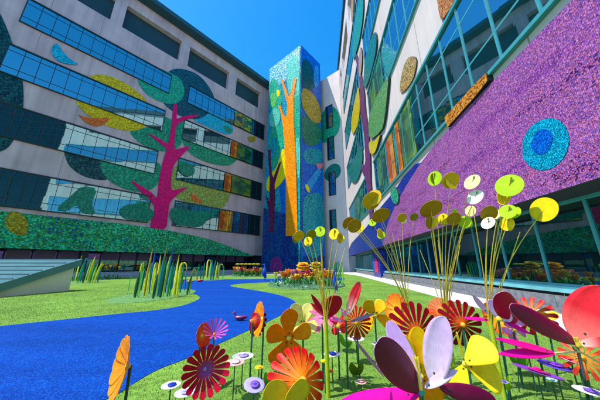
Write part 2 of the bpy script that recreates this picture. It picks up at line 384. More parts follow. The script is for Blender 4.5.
def grass():
    rng = np.random.default_rng(3); vs = []; fs = []; n = 0; want = 90000
    px = rng.uniform(-7.0, 3.2, want * 4); py = rng.uniform(1.0, 9.0, want * 4)
    keep = rng.uniform(0, 1, want * 4) < np.clip(1.3 / np.maximum(py, 1.3), 0, 1) ** 1.2
    V = []; Fc = []
    poly = [(p.x, p.y) for p in pond_outline]; lp = [(p.x, p.y) for p in lawn_poly]
    for x, y in zip(px[keep], py[keep]):
        if abs(x) > y * 1.45 + .3 or not inside((x, y), lp) or inside((x, y), poly): continue
        a = random.random() * 6.28; h = random.uniform(.007, .017); w = .0017 * (1 + .25 * y); lx = random.gauss(0, .005); ly = random.gauss(0, .005)
        k = len(V); V += [(x - cos(a) * w, y - sin(a) * w, 0), (x + cos(a) * w, y + sin(a) * w, 0), (x + lx, y + ly, h)]; Fc.append((k, k + 1, k + 2))
    me = bpy.data.meshes.new('grass'); me.from_pydata(V, [], Fc)
    m, nt, N, K, b = nodes('grass_blades')
    tc = N.new('ShaderNodeTexCoord'); nz = N.new('ShaderNodeTexNoise'); nz.inputs['Scale'].default_value = 90; K.new(tc.outputs['Object'], nz.inputs['Vector'])
    r = ramp(N, [(.08, .20, .024), (.18, .35, .05), (.36, .52, .13)], False); r.color_ramp.elements[0].position = .3; r.color_ramp.elements[2].position = .7
    K.new(nz.outputs['Fac'], r.inputs[0]); K.new(r.outputs[0], b.inputs['Base Color']); b.inputs['Roughness'].default_value = .6
    me.materials.append(m)
    tag(link('grass', me), 'short bright green artificial grass covering the courtyard lawn', 'grass', kind='stuff')
grass()

# ------------------------------------------------------------------ buildings
def strip(b, name, glassm, framem, u0, u1, z0, z1, sp, trans, yg=-.055, fr=.035, deep=-.09):
    n = max(1, round((u1 - u0) / sp)); zs = [z0] + list(trans) + [z1]; rg = random.Random(int((u0 * 7 + z0 * 13) * 10)); g = MB()
    vs = [(u0 + (u1 - u0) * i / n, yg + rg.uniform(-.0011, .0011), z) for z in zs for i in range(n + 1)]
    g.add(vs, [(r * (n + 1) + i, r * (n + 1) + i + 1, (r + 1) * (n + 1) + i + 1, (r + 1) * (n + 1) + i) for r in range(len(zs) - 1) for i in range(n)])
    o = g.build(name, glassm, b)
    f = MB(); e = .05
    f.box(u0 - e, u1 + e, deep - .04, 0, z1, z1 + .09); f.box(u0 - e, u1 + e, deep - .02, 0, z0 - .07, z0)
    f.box(u0 - e, u0, deep, 0, z0, z1); f.box(u1, u1 + e, deep, 0, z0, z1)
    n = max(1, round((u1 - u0) / sp)); d = (u1 - u0) / n
    for i in range(1, n): f.box(u0 + i * d - fr / 2, u0 + i * d + fr / 2, deep, yg + .01, z0, z1)
    for z in trans: f.box(u0, u1, deep + .015, yg + .01, z - fr / 2, z + fr / 2)
    f.build('window_frame', framem, o)
    return o

# ---- left building
lb = thing('office_building', 'long five storey building of pinkish concrete with window bands on the left of the courtyard', 'building', WL.o, WL.rz)
U0, U1 = -15.0, 19.75
w = MB()
w.box(U0, U1, 0, 12, 1.92, 23.0); w.box(U0, U1, 0, 12, 25.82, 27.2)
bays = [(-11.1, -5.9), (-4.95, .37), (1.3, 6.58), (7.55, 12.75), (13.93, 18.1)]
edges = [U0] + [x for b_ in bays for x in b_] + [U1]
for i in range(0, len(edges), 2): w.box(edges[i], edges[i + 1], 0, 1.2, 23.0, 25.82)
w.build('wall', CONC_L, lb)
for a, c in bays:
    g = MB(); g.box(a, c, .55, .7, 23.0, 25.82); g.build('louvre', LOUVRE, lb)
g = MB(); g.box(U0 - 1, U1 + .0, -1.05, 13, 27.2, 27.75); g.build('roof', TEAL_METAL, lb)
for (a, c, z0, z1) in [(-4.22, 6.12, 18.34, 20.55), (8.15, 19.0, 18.34, 20.55), (-4.22, 6.1, 13.8, 16.08), (8.15, 19.0, 13.8, 16.08), (-12, 6.1, 9.2, 11.5), (8.15, 19.0, 9.2, 11.5), (-12, 6.2, 4.5, 6.9), (8.4, 19.0, 4.5, 6.9)]:
    strip(lb, 'window', GLASS_L, FRAME_D, a, c, z0, z1, .77, (z0 + .5, z1 - .42))
MAUVE = plain('mauve_panel', (.26, .16, .27), .4)
# ground floor, set back under the band
g = MB(); g.box(U0, U1, 2.6, 2.7, 0, 1.92); o = g.build('ground_window', GLASS_G, lb)
f = MB(); pnl = MB()
for i in range(26):
    u = U0 + i * 1.35; f.box(u - .05, u + .05, 2.5, 2.6, 0, 1.92)
    if i % 4 != 1 and i > 9:
        pnl = MB(); pnl.box(u + .1, u + 1.25, 2.54, 2.6, 1.15, 1.85); pnl.build('spandrel_panel', MAUVE, lb)
f.box(U0, U1, 2.48, 2.6, 1.86, 1.92); f.box(U0, U1, 2.48, 2.6, 0, .08)
f.build('window_frame', FRAME_D, o)
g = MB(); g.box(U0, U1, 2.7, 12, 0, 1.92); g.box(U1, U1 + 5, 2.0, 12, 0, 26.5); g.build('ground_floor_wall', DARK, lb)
for u in (-9, -3.2, 2.6, 8.4, 14.2, 19.2):
    g = MB(); g.box(u - .22, u + .22, .35, .8, -.005, 1.92); g.build('column', FRAME_D, lb)

pw = thing('planter_wall', 'low pale grey planter wall along the foot of the pinkish building', 'wall', WL.o, WL.rz)
g = MB(); g.box(-8, 15.5, -1.5, -1.1, -.005, .20); g.build('wall_body', plain('pale_planter', (.42, .42, .46), .7), pw)
g = MB(); g.box(-8.03, 15.53, -1.54, -1.06, .20, .24); g.build('coping', plain('coping', (.5, .5, .53), .6), pw)

# ---- right building
rb = thing('office_building', 'tall white rendered building with teal framed glass bands on the right of the courtyard', 'building', WR.o, WR.rz)
V0, V1 = -27.6, 25.0
w = MB()
w.box(V0, V1, 0, 12, 1.752, 22.9); w.box(V0, V1, 0, 12, 25.6, 27.6)
rbays = [(-26.6, -25), (-23.8, -18.8), (-17.6, -12.6), (-11.4, -6.4), (-5.2, -.2)]
edges = [V0] + [x for b_ in rbays for x in b_] + [V1]
for i in range(0, len(edges), 2): w.box(edges[i], edges[i + 1], 0, 1.2, 22.9, 25.6)
w.build('wall', CONC_R, rb)
for a, c in rbays:
    g = MB(); g.box(a, c, .5, .6, 22.9, 25.6); g.build('louvre', LOUVRE, rb)
g = MB(); g.box(V0 - .5, V1 + .5, -.22, 13, 27.6, 28.3); g.build('roof', TEAL_METAL, rb)
for (z0, z1, z2) in [(4.2, 6.42, 1), (8.81, 11.1, 1), (13.5, 15.6, 1), (18.2, 20.3, 0)]:
    tr = (z0 + .58, z1 - .5)
    if z2: segs = [(-24.5, -15.15), (-12.75, 2.6)]
    else: segs = [(-24.5, 2.6)]
    for a, c in segs: strip(rb, 'window', GLASS_R, FRAME_T, a, c, z0, z1, .77, tr, fr=.042, yg=-.05, deep=-.068)
strip(rb, 'unseen_dark_glazing', glass('unseen_dark_glass', tint=(.3, .5, .55), body=(.004, .016, .018), refl=.03), FRAME_D, 3.6, V1 - .5, 4.3, 27.0, 1.6, [4.3 + 1.1 * k for k in range(1, 21)], fr=.07, yg=-.05, deep=-.1)  # added out of view: dark glazing that darkens the left windows' reflections
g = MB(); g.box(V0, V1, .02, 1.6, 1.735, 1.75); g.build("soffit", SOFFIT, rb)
# dark projecting window heads read in the photo as thin black lines
# ground floor glass set back 1.33 m behind the mosaic band
GY = 4.0 - DR
g = MB(); g.box(V0, V1, GY, GY + .06, .44, 1.735); o = g.build('ground_window', GLASS_G, rb)
f = MB()
u = -4.67 - .913 * 29
while u < V1:
    f.box(u - .017, u + .017, GY - .025, GY, .44, 1.735); u += .913
f.box(V0, V1, GY - .05, GY, 1.69, 1.735)
f.build('window_frame', FRAME_T, o)
g = MB(); g.box(V0, V1, GY - .06, GY + .3, .31, .44); g.box(V0, V1, GY - .12, GY - .06, .31, .405); g.box(V0, V1, GY - .17, GY - .12, .31, .365)
g.build('sill', plain('teal_sill', (.16, .46, .50), .35, noise=.25, nscale=3), rb)
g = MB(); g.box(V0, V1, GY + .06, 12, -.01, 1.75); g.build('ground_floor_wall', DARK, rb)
g = MB(); g.box(V0, V1, GY - .13, GY + .05, 0, .31); g.build('plinth', DARK, rb)

kb = thing('granite_kerb', 'grey granite kerb in two steps between white path and teal window sill', 'kerb', WR.o, WR.rz)
g = MB()
u = -26.
while u < 14:
    g.box(u, u + 1.19, .50, .585, -.005, .26); g.box(u, u + 1.19, .43, .50, -.005, .085); u += 1.2
g.build('kerb_stone', GRANITE, kb)

# ---- connecting wall behind the tower
cb = thing('link_building', 'white link block with narrow windows between the mosaic tower and the white building', 'building', WA.o, WA.rz)
# its parapet height from the photo
LZ = min(28.2, WA.p(337, 71)[1]); print('link wall top', LZ, WA.p(326, 78), WA.p(337, 71))
g = MB(); g.box(-9, -.05, 0, 6, 0, LZ); g.build('wall', CONC_R, cb)
for q in [[(326, 108), (333, 126)], [(327.5, 139), (334.5, 158)], [(329, 174), (336, 194)], [(330, 211), (336.5, 229)]]:
    a = WA.p(*q[0]); c = WA.p(*q[1]); g = MB(); g.box(a[0], c[0], -.05, .01, c[1], a[1]); o = g.build('window', GLASS_L, cb)
    f = MB(); f.box(a[0] - .06, a[0], -.1, .0, c[1], a[1]); f.box(c[0], c[0] + .06, -.1, 0, c[1], a[1]); f.box(a[0] - .06, c[0] + .06, -.1, 0, a[1], a[1] + .08); f.box(a[0] - .06, c[0] + .06, -.1, 0, c[1] - .08, c[1])
    mz = (c[1] + a[1]) / 2; f.box(a[0], c[0], -.09, 0, mz - .03, mz + .03)
    f.build('window_frame', FRAME_D, o)

# ---- tower
TH = 29.4
tw = thing('tower', 'square tower clad in glittering mosaic where the two buildings meet', 'tower', (0, 0, 0))
g = MB(); c4 = TLc + (TRc - TM); g.v = []
base = [TLc, TM, TRc, c4]
vs = [(p.x, p.y, z) for z in (0, TH) for p in base]
g.add(vs, [(3, 2, 1, 0), (4, 5, 6, 7), (0, 1, 5, 4), (1, 2, 6, 5), (2, 3, 7, 6), (3, 0, 4, 7)])
g.build('tower_body', plain('tower_backing', (.01, .03, .06), .6), tw)

# ------------------------------------------------------------------ murals
MOS = {}
def mz(key, *a, **k):
    if key not in MOS: MOS[key] = mosaic('mosaic_' + key, *a, **k)
    return MOS[key]
LS, NS = 9.0, 30.0
teal_d = mz('dark_teal', [(.006, .06, .075), (.008, .09, .10), (.015, .13, .13), (.004, .04, .06)], LS)
teal_b = mz('slate_teal', [(.01, .10, .15), (.01, .075, .12), (.015, .14, .18)], LS, var=.3)
green_m = mz('green', [(.01, .30, .17), (.012, .38, .19), (.02, .24, .14), (.03, .44, .25)], LS)
green_l = mz('light_green', [(.02, .44, .26), (.03, .52, .32), (.02, .36, .22)], LS, var=.35)
cyan_m = mz('cyan', [(.01, .48, .68), (.02, .56, .78), (.0, .38, .6)], LS, var=.3)
yellow_m = mz('yellow', [(.80, .55, .005), (.92, .66, .01), (.68, .45, .005)], LS, var=.3)
gold_m = mz('gold', [(.52, .34, .01), (.62, .44, .02), (.36, .24, .01), (.45, .40, .03)], LS)
orange_m = mz('orange_red', [(.9, .13, .02), (.8, .16, .02), (.95, .22, .02)], LS, var=.3)
mag_m = mz('magenta', [(.90, .001, .15), (.95, .002, .19), (.80, .001, .13), (.86, .0, .24)], LS, var=.25, gapc=.6)
olive_m = mz('olive', [(.30, .50, .08), (.42, .56, .10), (.20, .40, .09), (.50, .28, .08), (.45, .50, .10)], LS)
hill_m = mz('hill', [(.008, .10, .30), (.006, .22, .20), (.015, .40, .12), (.02, .62, .22), (.06, .34, .05), (.05, .74, .40), (.006, .16, .06)], 10, patch=.35, var=.6, jitter=.5)

def tree_root(W, px, py, label):
    u, z = W.p(px, py)
    e = thing('mosaic_tree', label, 'mosaic tree', W.w(u, 0, z), W.rz); return e, u, z
EDGE = plain('panel_edge', (.012, .014, .016), .5)
def mural(W, px, mat, proud, name, label, cat='mosaic panel', group=None, sm=2, uvz=None, back=.0, parent=None, pu=0.0, pz=0.0):
    poly = uvz if uvz else [W.p(x, y) for x, y in px]
    poly = chaikin(poly, sm) if sm else [Vector(p) for p in poly]
    cu = sum(p[0] for p in poly) / len(poly)
    zb = min(p[1] for p in poly)
    g = MB(); g.prism([(p[0] - cu, p[1] - zb) for p in poly], -proud, back, 0, 1)
    o = g.build(name, [mat, EDGE], parent)
    if parent and parent.rotation_euler.z != 0:            # same wall frame as its thing
        o.location = (cu - pu, 0, zb - pz); return o
    o.location = W.w(cu, 0, zb); o.rotation_euler = (0, 0, W.rz)
    return o if parent else tag(o, label, cat, group)

ON = .15       # proud of the window frames
mural(WL, [(-22, -6), (-8, 2), (0, 13), (6, 26), (12, 42), (19, 66), (22.5, 80), (23.8, 95), (23, 110), (19, 130), (13, 141), (8, 148), (0, 152), (-22, 156)], teal_d, .03, 'mosaic_disc', 'dark teal round crown panel at the far left edge of the pinkish facade')
mural(WL, [(56, 43.5), (52, 47), (51, 53), (55, 59), (62, 63.6), (80, 65.6), (69, 59), (62, 51), (58, 45)], cyan_m, .06, 'mosaic_leaf', 'small light blue leaf panel between the two upper window bands at left', sm=1)
mural(WL, [(86, 77.5), (97, 74.3), (105, 75), (118, 79), (132, 87.5), (142, 95.5), (148, 103), (120, 98), (95, 86)], yellow_m, .03, 'mosaic_leaf', 'upper half of the big yellow leaf above the second window band', sm=1)
mural(WL, [(74, 100), (79, 107), (86, 114), (96, 121), (108, 126.5), (120, 129.8), (132, 131.3), (140, 129.6), (145, 127), (145, 118), (110, 104)], yellow_m, .03, 'mosaic_leaf', 'lower half of the big yellow leaf hanging below the second window band', sm=1)
mural(WL, [(77, 113.5), (82, 116.7), (88, 117.8), (96, 118.4), (111, 117.6), (107, 122), (102, 125.3), (96, 126.5), (89, 124.5), (83, 120.7)], orange_m, .05, 'mosaic_leaf', 'red orange crescent leaf overlapping the yellow leaf', sm=1)
tree1, tu, tz = tree_root(WL, 158, 231, 'tall mosaic tree with magenta trunk and green and slate crowns on the pinkish facade')
TK = dict(parent=tree1, pu=tu, pz=tz)
mural(WL, [(160, 84), (166, 74), (171, 69.5), (180, 68.3), (193, 71.5), (204, 79.5), (213, 93), (216, 105), (211, 114.5), (206, 118), (196, 119.3), (184, 118), (171, 111), (160, 100)], teal_b, .025, 'crown', 'large slate blue crown panel behind the top of the magenta tree', **TK)
mural(WL, [(139, 74), (137.5, 80), (140, 86.5), (145, 93), (153, 99), (164, 103.3), (174, 104.4), (181, 101), (184.5, 94), (184, 86), (179, 77), (172, 74), (160, 68), (145, 66)], green_l, .032, 'crown', 'bright green crown panel at the top of the magenta trunk', **TK)
mural(WL, [(211, 112), (220, 116), (227, 119.7), (231.5, 125), (234, 130.5), (229.6, 135.3), (219, 132.5), (208, 127.3), (191, 119.6), (201, 118.5)], cyan_m, .035, 'mosaic_cloud', 'sky blue cloud panel right of the slate blue crown', sm=1)
mural(WL, [(222.4, 125.6), (228, 125.6), (232.4, 131), (229, 134), (224, 130)], green_m, .05, 'mosaic_leaf', 'small green blob on the sky blue cloud panel')
mural(WL, [(164, 116), (170, 119), (178, 122.5), (184.6, 120), (186, 128), (184, 140), (178, 148), (167, 152), (156, 150.4), (143, 145.5), (134, 138.3), (128, 131), (140, 128), (158, 126)], green_m, .025, 'crown', 'green crown panel round the middle of the magenta trunk beside the yellow leaf', **TK)
mural(WL, [(181, 138), (196, 142), (215, 148), (235, 153.5), (237.5, 159), (233, 164), (226, 166), (214, 164.6), (202, 161), (192, 155.5), (185, 148)], green_m, .03, 'mosaic_leaf', 'long green leaf panel under the second window band right of the magenta trunk')
mural(WL, [(63, 148), (66, 160), (70, 167), (78, 173.5), (88, 178), (98, 180), (110, 180), (112, 165), (100, 150)], teal_d, .025, 'mosaic_disc', 'dark teal half round panel under the third window band')
mural(WL, [(100, 155), (100, 166), (103, 174), (109, 181), (118, 186.5), (130, 191), (141, 192.5), (152, 189.5), (159, 182), (162, 171), (160, 163), (150, 160), (120, 156)], green_m, .032, 'crown', 'green half round panel left of the lower magenta trunk', **TK)
mural(WL, [(180, 162), (172, 170), (171, 182), (172, 192), (176, 199), (200, 206), (222, 209), (227, 203), (230, 195), (231, 188), (206, 180)], olive_m, .025, 'crown', 'speckled olive green panel right of the lower magenta trunk', sm=1, **TK)
mural(WL, [(190, 192.4), (195, 196), (203, 202.6), (198, 203.4), (193, 201), (190.4, 197)], orange_m, .05, 'mosaic_leaf', 'little orange leaf on the speckled olive panel', sm=1)
trunk = [(172.8, 104), (177.2, 104), (176.6, 114), (176, 119.5), (180, 117.8), (188, 115.2), (200, 115.5), (194, 117.4), (185, 120), (177.2, 124), (175.2, 128), (174.4, 138), (173.6, 150), (178, 149), (192, 145), (182, 155), (177, 160.5), (173, 166), (171, 176), (170.4, 190), (176, 190), (189.5, 186.4), (178, 194), (172.4, 199), (169, 204), (168, 212), (166, 231), (149.4, 230), (152, 218), (155, 208), (150, 200), (142, 194), (127.6, 178), (144, 188), (152, 193), (157, 199), (158, 186), (160, 172), (163, 160), (165, 154), (167, 149.4), (158, 142.4), (145.6, 132.3), (160, 139), (168, 145), (169.6, 134), (172, 120)]
mural(WL, trunk, mag_m, .07, 'trunk', 'tall magenta tree trunk with pointed branches on the pinkish facade', sm=1, **TK)
hill = [(-25, 208), (0, 211), (60, 217.5), (120, 223.5), (150, 228), (170, 231), (190, 235), (208, 239), (222, 244), (238, 250), (252, 255.5)]
uv = [WL.p(x, y) for x, y in hill]; uv = [(u_, z_) for u_, z_ in uv] + [(uv[-1][0], 1.80), (uv[0][0], 1.80)]
mural(WL, None, hill_m, .09, 'mosaic_hill', 'long green and blue hill band along the foot of the pinkish facade', sm=0, uvz=uv, back=.0)
mural(WL, [(9, 211), (20, 212), (27, 220), (29, 229), (26, 236.3), (16, 235.3), (8, 230), (4, 222)], gold_m, .12, 'mosaic_leaf', 'dull yellow leaf panel on the green hill band at far left')
mural(WL, [(246.6, 136), (256.4, 136.8), (255, 140.5), (251, 142.6), (248.6, 140.6)], gold_m, .05, 'mosaic_leaf', 'tiny gold leaf between windows near the mosaic tower', sm=1)
# coloured film and flat green shapes on the glass
def film(name, cols, sc=1.2, st=2.0):
    m = mosaic('film_' + name, cols, sc, gap=.9, jitter=.06, var=.35, patch=.8, stretch=st, rough=.2); return m
film_o = film('orange', [(.6, .13, .01), (.7, .22, .01), (.45, .08, .01)])
film_g = film('green', [(.01, .14, .08), (.02, .20, .09), (.01, .08, .06), (.08, .22, .04)])
glass_green = mosaic('film_leaf', [(.012, .22, .13), (.02, .28, .16), (.01, .17, .11)], 9, gap=.9, jitter=.04, var=.2, rough=.2)  # plain green of the flat shapes set on the left windows
film_y = film('yellow', [(.42, .32, .02), (.16, .26, .03), (.04, .16, .06), (.02, .10, .07)])
film_c = film('painted', [(.5, .14, .02), (.05, .28, .10), (.45, .40, .03), (.02, .2, .14), (.5, .22, .03), (.01, .12, .12)])
def lrect(a, b, z0, z1): return [(a, z0), (b, z0), (b, z1), (a, z1)]
fg = 'window film pictures on the pinkish building'
for (a, b, z0, z1, mt, lb_) in [(14.05, 16.6, 18.4, 20.45, film_c, 'green and orange picture film on the end window of the top band'),
                               (13.9, 14.75, 13.85, 15.95, film_o, 'orange trunk film on second band window'),
                               (14.8, 17.0, 13.85, 15.95, film_g, 'green foliage film beside orange trunk in the second band'),
                               (13.4, 14.3, 9.25, 11.4, film_o, 'orange trunk film on third band window'),
                               (14.4, 17.2, 9.25, 11.4, film_y, 'yellow leaf film beside orange trunk in the third band'),
                               (13.2, 14.2, 4.55, 6.8, film_o, 'orange trunk film on lowest band window')]:
    mural(WL, None, mt, ON, 'window_overlay', lb_, 'window film', sm=0, uvz=lrect(a, b, z0, z1), back=-.142, parent=lb)
def ell(cu, cz, ru, rz_, z0=-1e9, z1=1e9, n=28):
    return [(cu + ru * cos(2 * pi * k / n), min(z1, max(z0, cz + rz_ * sin(2 * pi * k / n)))) for k in range(n)]
def dedup(p):
    o = []
    for q in p:
        if not o or hypot(q[0] - o[-1][0], q[1] - o[-1][1]) > 1e-3: o.append(q)
    return o
a = WL.p(188, 222); mural(WL, None, glass_green, ON, 'window_overlay', 'round green tree shape on lowest band window right of trunk', 'window film', sm=0, uvz=dedup(ell(a[0], 5.6, 1.9, 1.25, 4.55, 6.2)), back=-.142)
a = WL.p(137, 214); mural(WL, None, glass_green, ON, 'window_overlay', 'green bush shape on lowest band window left of trunk', 'window film', sm=0, uvz=dedup(ell(a[0], 5.2, 1.3, .8, 4.55, 6.2)), back=-.142)
a = WL.p(184, 168); mural(WL, None, glass_green, ON, 'window_overlay', 'dark green circle on third band window right of trunk', 'window film', sm=0, uvz=dedup(ell(a[0] + .25, 10.5, .85, .75, 9.3, 11.4)), back=-.142)
a = WL.p(76, 200); mural(WL, None, glass_green, ON, 'window_overlay', 'dark green bending trunk shape on the lowest band window at left', 'window film', sm=1, uvz=[(a[0] - 1.0, 4.6), (a[0] - .3, 4.6), (a[0] + .1, 5.3), (a[0] + .5, 4.6), (a[0] + 1.4, 4.6), (a[0] + .9, 5.4), (a[0] + 1.1, 6.75), (a[0] + .1, 6.75), (a[0] - .35, 5.8)], back=-.142)

# ---- right facade murals
purple_m = mz('purple', [(.22, .05, .34), (.34, .08, .42), (.46, .11, .38), (.54, .18, .44), (.28, .10, .48), (.56, .12, .33), (.10, .02, .14)], 52, patch=.55, streak=True, var=.5, gap=.42, gapc=.2, stretch=1.0)
blue_r = mz('deep_blue', [(.008, .03, .30), (.01, .05, .42), (.01, .02, .20)], NS, var=.4)
cyan_r = mz('cyan_near', [(.0, .46, .74), (.01, .55, .85), (.0, .38, .64), (.0, .26, .46)], 52, gap=.36, gapc=.2)
blue_c = mz('azure', [(.0, .16, .85), (.0, .22, .92), (.0, .10, .68)], 52, gap=.36, gapc=.2)
gold_r = mz('gold_near', [(.62, .30, .02), (.70, .40, .03), (.45, .2, .01), (.75, .5, .08)], NS, gapc=.1)
sand_r = mz('sand', [(.58, .36, .10), (.68, .46, .16), (.45, .26, .06), (.2, .1, .02)], NS, gapc=.1)
orange_r = mz('orange_near', [(.72, .24, .02), (.6, .2, .02), (.75, .34, .05), (.3, .08, .01)], NS, gapc=.1)
green_r = mz('green_near', [(.01, .30, .18), (.02, .40, .24), (.02, .22, .15), (.06, .45, .22)], 18)
sea_r = mz('sea_green', [(.01, .20, .17), (.01, .27, .22), (.01, .15, .14)], 18)
leaf_r = mz('leaf_mix', [(.03, .28, .10), (.08, .38, .12), (.16, .42, .12), (.03, .2, .14), (.3, .45, .1)], NS)
plum_r = mz('plum', [(.17, .03, .16), (.22, .05, .2), (.13, .02, .12)], 18, var=.3)
yel_r = mz('yellow_near', [(.72, .55, .0), (.8, .62, .02), (.6, .45, .0)], 18, var=.3)
pink_r = mz('salmon', [(.62, .34, .20), (.7, .42, .28), (.5, .28, .2)], 18)
pur = [(-12.45, 1.70), (-12.2, 1.95), (-11.2, 2.65), (-9.9, 3.15), (-8.6, 3.5), (-7.3, 3.78), (-6.2, 3.92), (-4.5, 3.97), (-2.4, 3.93), (2, 3.95), (8, 3.7), (12, 3.1), (15, 1.70)]
mural(WR, None, purple_m, .06, 'mosaic_hill', 'huge purple and violet hill panel above the ground floor windows of the white building', sm=0, uvz=pur)
bl = [WR.p(x, y) for x, y in [(416, 163), (405, 176), (396, 190), (380, 209), (367, 227), (352, 243)]]
mural(WR, None, blue_r, .04, 'mosaic_hill', 'deep blue hill panel tucked behind the purple hill', sm=0, uvz=[(b_[0], min(b_[1], 3.98)) for b_ in bl] + [(bl[-1][0] - 3, 2.4), (bl[-1][0] - 4, 1.70), (-10, 1.70), (-6, 3.5)])
mural(WR, [(526, 152), (527.5, 138), (534, 127), (545, 119.5), (557, 117), (568, 122), (573.5, 131), (575, 142), (571, 156), (560, 167), (547, 171), (535, 167), (528, 160)], cyan_r, .066, 'mosaic_circle', 'turquoise circle on the purple hill', sm=2)
mural(WR, [(535.5, 143), (542, 131), (551, 128), (558, 132), (558, 142), (553, 152), (545, 155), (537, 151)], blue_c, .072, 'mosaic_circle', 'bright blue spot in the middle of the turquoise circle', sm=2)
mural(WR, [(449, 117), (466, 99), (480, 84), (492.5, 72.5), (494, 80), (480, 97), (452, 127)], orange_r, .112, 'mosaic_strip', 'orange mosaic strip just above the purple hill', sm=0)
mural(WR, [(437, -6), (439, 1), (441, 14), (443, 21.5), (448, 14), (455, 3), (458, -8), (452, -22), (443, -20)], orange_r, .045, 'mosaic_leaf', 'orange leaf panel on the white wall at the top of the photo', sm=1)
mural(WR, [(408.5, 58), (413, 55.8), (418, 58), (417.3, 68), (414, 80), (407, 90), (401, 93.5), (401, 84), (404, 68)], sand_r, .045, 'mosaic_leaf', 'sand coloured oval leaf panel on the white wall under the orange leaf', sm=1)
mural(WR, [(375.5, 31), (378.6, 36), (377.8, 50), (374.5, 66), (370, 81), (367, 88), (364.8, 86), (365, 76), (366.3, 62), (370, 46)], sea_r, .10, 'mosaic_leaf', 'sea green pointed leaf crossing the third window band', sm=1)
mural(WR, [(391.5, 73), (390, 92), (387, 120), (384, 131), (371, 141), (370, 120), (375, 103), (383, 89)], leaf_r, .12, 'mosaic_leaf', 'large mottled green leaf across the first window band', sm=1)
mural(WR, [(383, 133), (381, 141), (378, 151.5), (374, 155), (371.5, 151), (370.8, 141), (377, 141.5)], yel_r, .135, 'mosaic_leaf', 'yellow tip below the large mottled green leaf', sm=1)
tree2, ru, rz2 = tree_root(WR, 373, 228, 'slender mosaic tree with plum trunk and long green and yellow leaves on the white facade')
RK = dict(parent=tree2, pu=ru, pz=rz2)
mural(WR, [(356, 51), (359, 58), (362, 74), (365.5, 90), (366.5, 110), (368.4, 122), (371, 142), (372, 165), (372, 180), (373.6, 200), (374.5, 226), (372, 228), (370, 205), (368, 182), (362.6, 170), (359.6, 163), (362, 162), (367, 168), (366, 139), (363, 120), (361, 105), (361.5, 86), (358, 66)], plum_r, .098, 'trunk', 'plum coloured tree trunk with one stub branch on the white facade', sm=1, **RK)
mural(WR, [(360, 84), (357.4, 95), (354.2, 108), (352.2, 120), (352.6, 133), (355, 134), (360, 122), (361.4, 105)], yel_r, .10, 'leaf', 'long yellow leaf left of the plum trunk', sm=1, **RK)
mural(WR, [(364, -14), (360.5, 0), (357, 16), (354.6, 34), (352.8, 52), (354.6, 61), (358, 50), (361.2, 38), (364.5, 15), (365, 0)], green_r, .10, 'leaf', 'long bright green leaf above the plum trunk', sm=1, **RK)
mural(WR, [(352.6, -4), (355, -6), (354.6, 12), (353.2, 24), (352, 15)], gold_r, .10, 'mosaic_leaf', 'narrow gold leaf near the roof of the white building', sm=1)
mural(WR, [(361.4, 46), (363.6, 52), (363.2, 66), (361.2, 80), (359.4, 66)], pink_r, .10, 'leaf', 'narrow salmon leaf beside the plum trunk top', sm=1, **RK)
mural(WR, [(362, 144), (364.4, 155), (362, 172), (357, 183), (352, 182), (348.4, 170), (353, 164), (357, 154)], sea_r, .10, 'mosaic_leaf', 'sea green lobed leaf over the lowest window band left of the plum trunk', sm=2)
mural(WR, [(393, 188), (397.8, 186.6), (401.2, 194), (401.4, 202), (397, 204.6), (393, 198)], green_r, .11, 'mosaic_leaf', 'turquoise green rounded leaf at the edge of the purple hill', sm=2)
for (a, b, z0, z1, mt, l_) in [(-12.2, -10.6, 4.25, 6.3, film_g, 'green film column at the far end of the lowest band of the white building'), (-10.3, -9.3, 4.25, 6.3, film_o, 'broad orange trunk film in the lowest band of the white building'), (-8.9, -8.5, 4.25, 6.3, film_o, 'thin orange trunk film in the lowest band of the white building'), (-8.4, -7.2, 4.25, 6.3, film_y, 'yellow green foliage film in the lowest band of the white building'),
                              (-12.5, -9.6, 8.9, 11.0, film_g, 'dark green foliage film in the second band of the white building'), (-20.5, -16.5, 4.25, 6.3, film_g, 'green reed film left of the plum trunk in the lowest band')]:
    mural(WR, None, mt, .065, 'window_overlay', l_, 'window film', sm=0, uvz=lrect(a, b, z0, z1), back=-.045, parent=rb)
# blue pier with pink arch at ground level
bp_ = thing('mosaic_pier', 'deep blue pier with a pink arch between the ground floor windows', 'pier', WR.w(WR.p(378.5, 262, -.5)[0], .35, 0), WR.rz)
g = MB(); g.box(-1.0, .9, 0, .9, 0, 1.75); g.build('pier_body', blue_r, bp_)
g = MB(); g.prism([(-.45, .3)] + [(-.45 + .45 * (1 - cos(pi * k / 12)), .75 + .45 * sin(pi * k / 12)) for k in range(13)] + [(.45, .3)], -.03, -.001); g.build('arch', mz('pink_arch', [(.7, .02, .16), (.6, .03, .2)], NS), bp_)
g = MB(); g.prism([(p[0] * .35 - .75, p[1] * .8 + .5) for p in [(cos(2 * pi * k / 14), .6 + .6 * sin(2 * pi * k / 14)) for k in range(14)]], -.03, -.001); g.build('azure_leaf', blue_c, bp_)

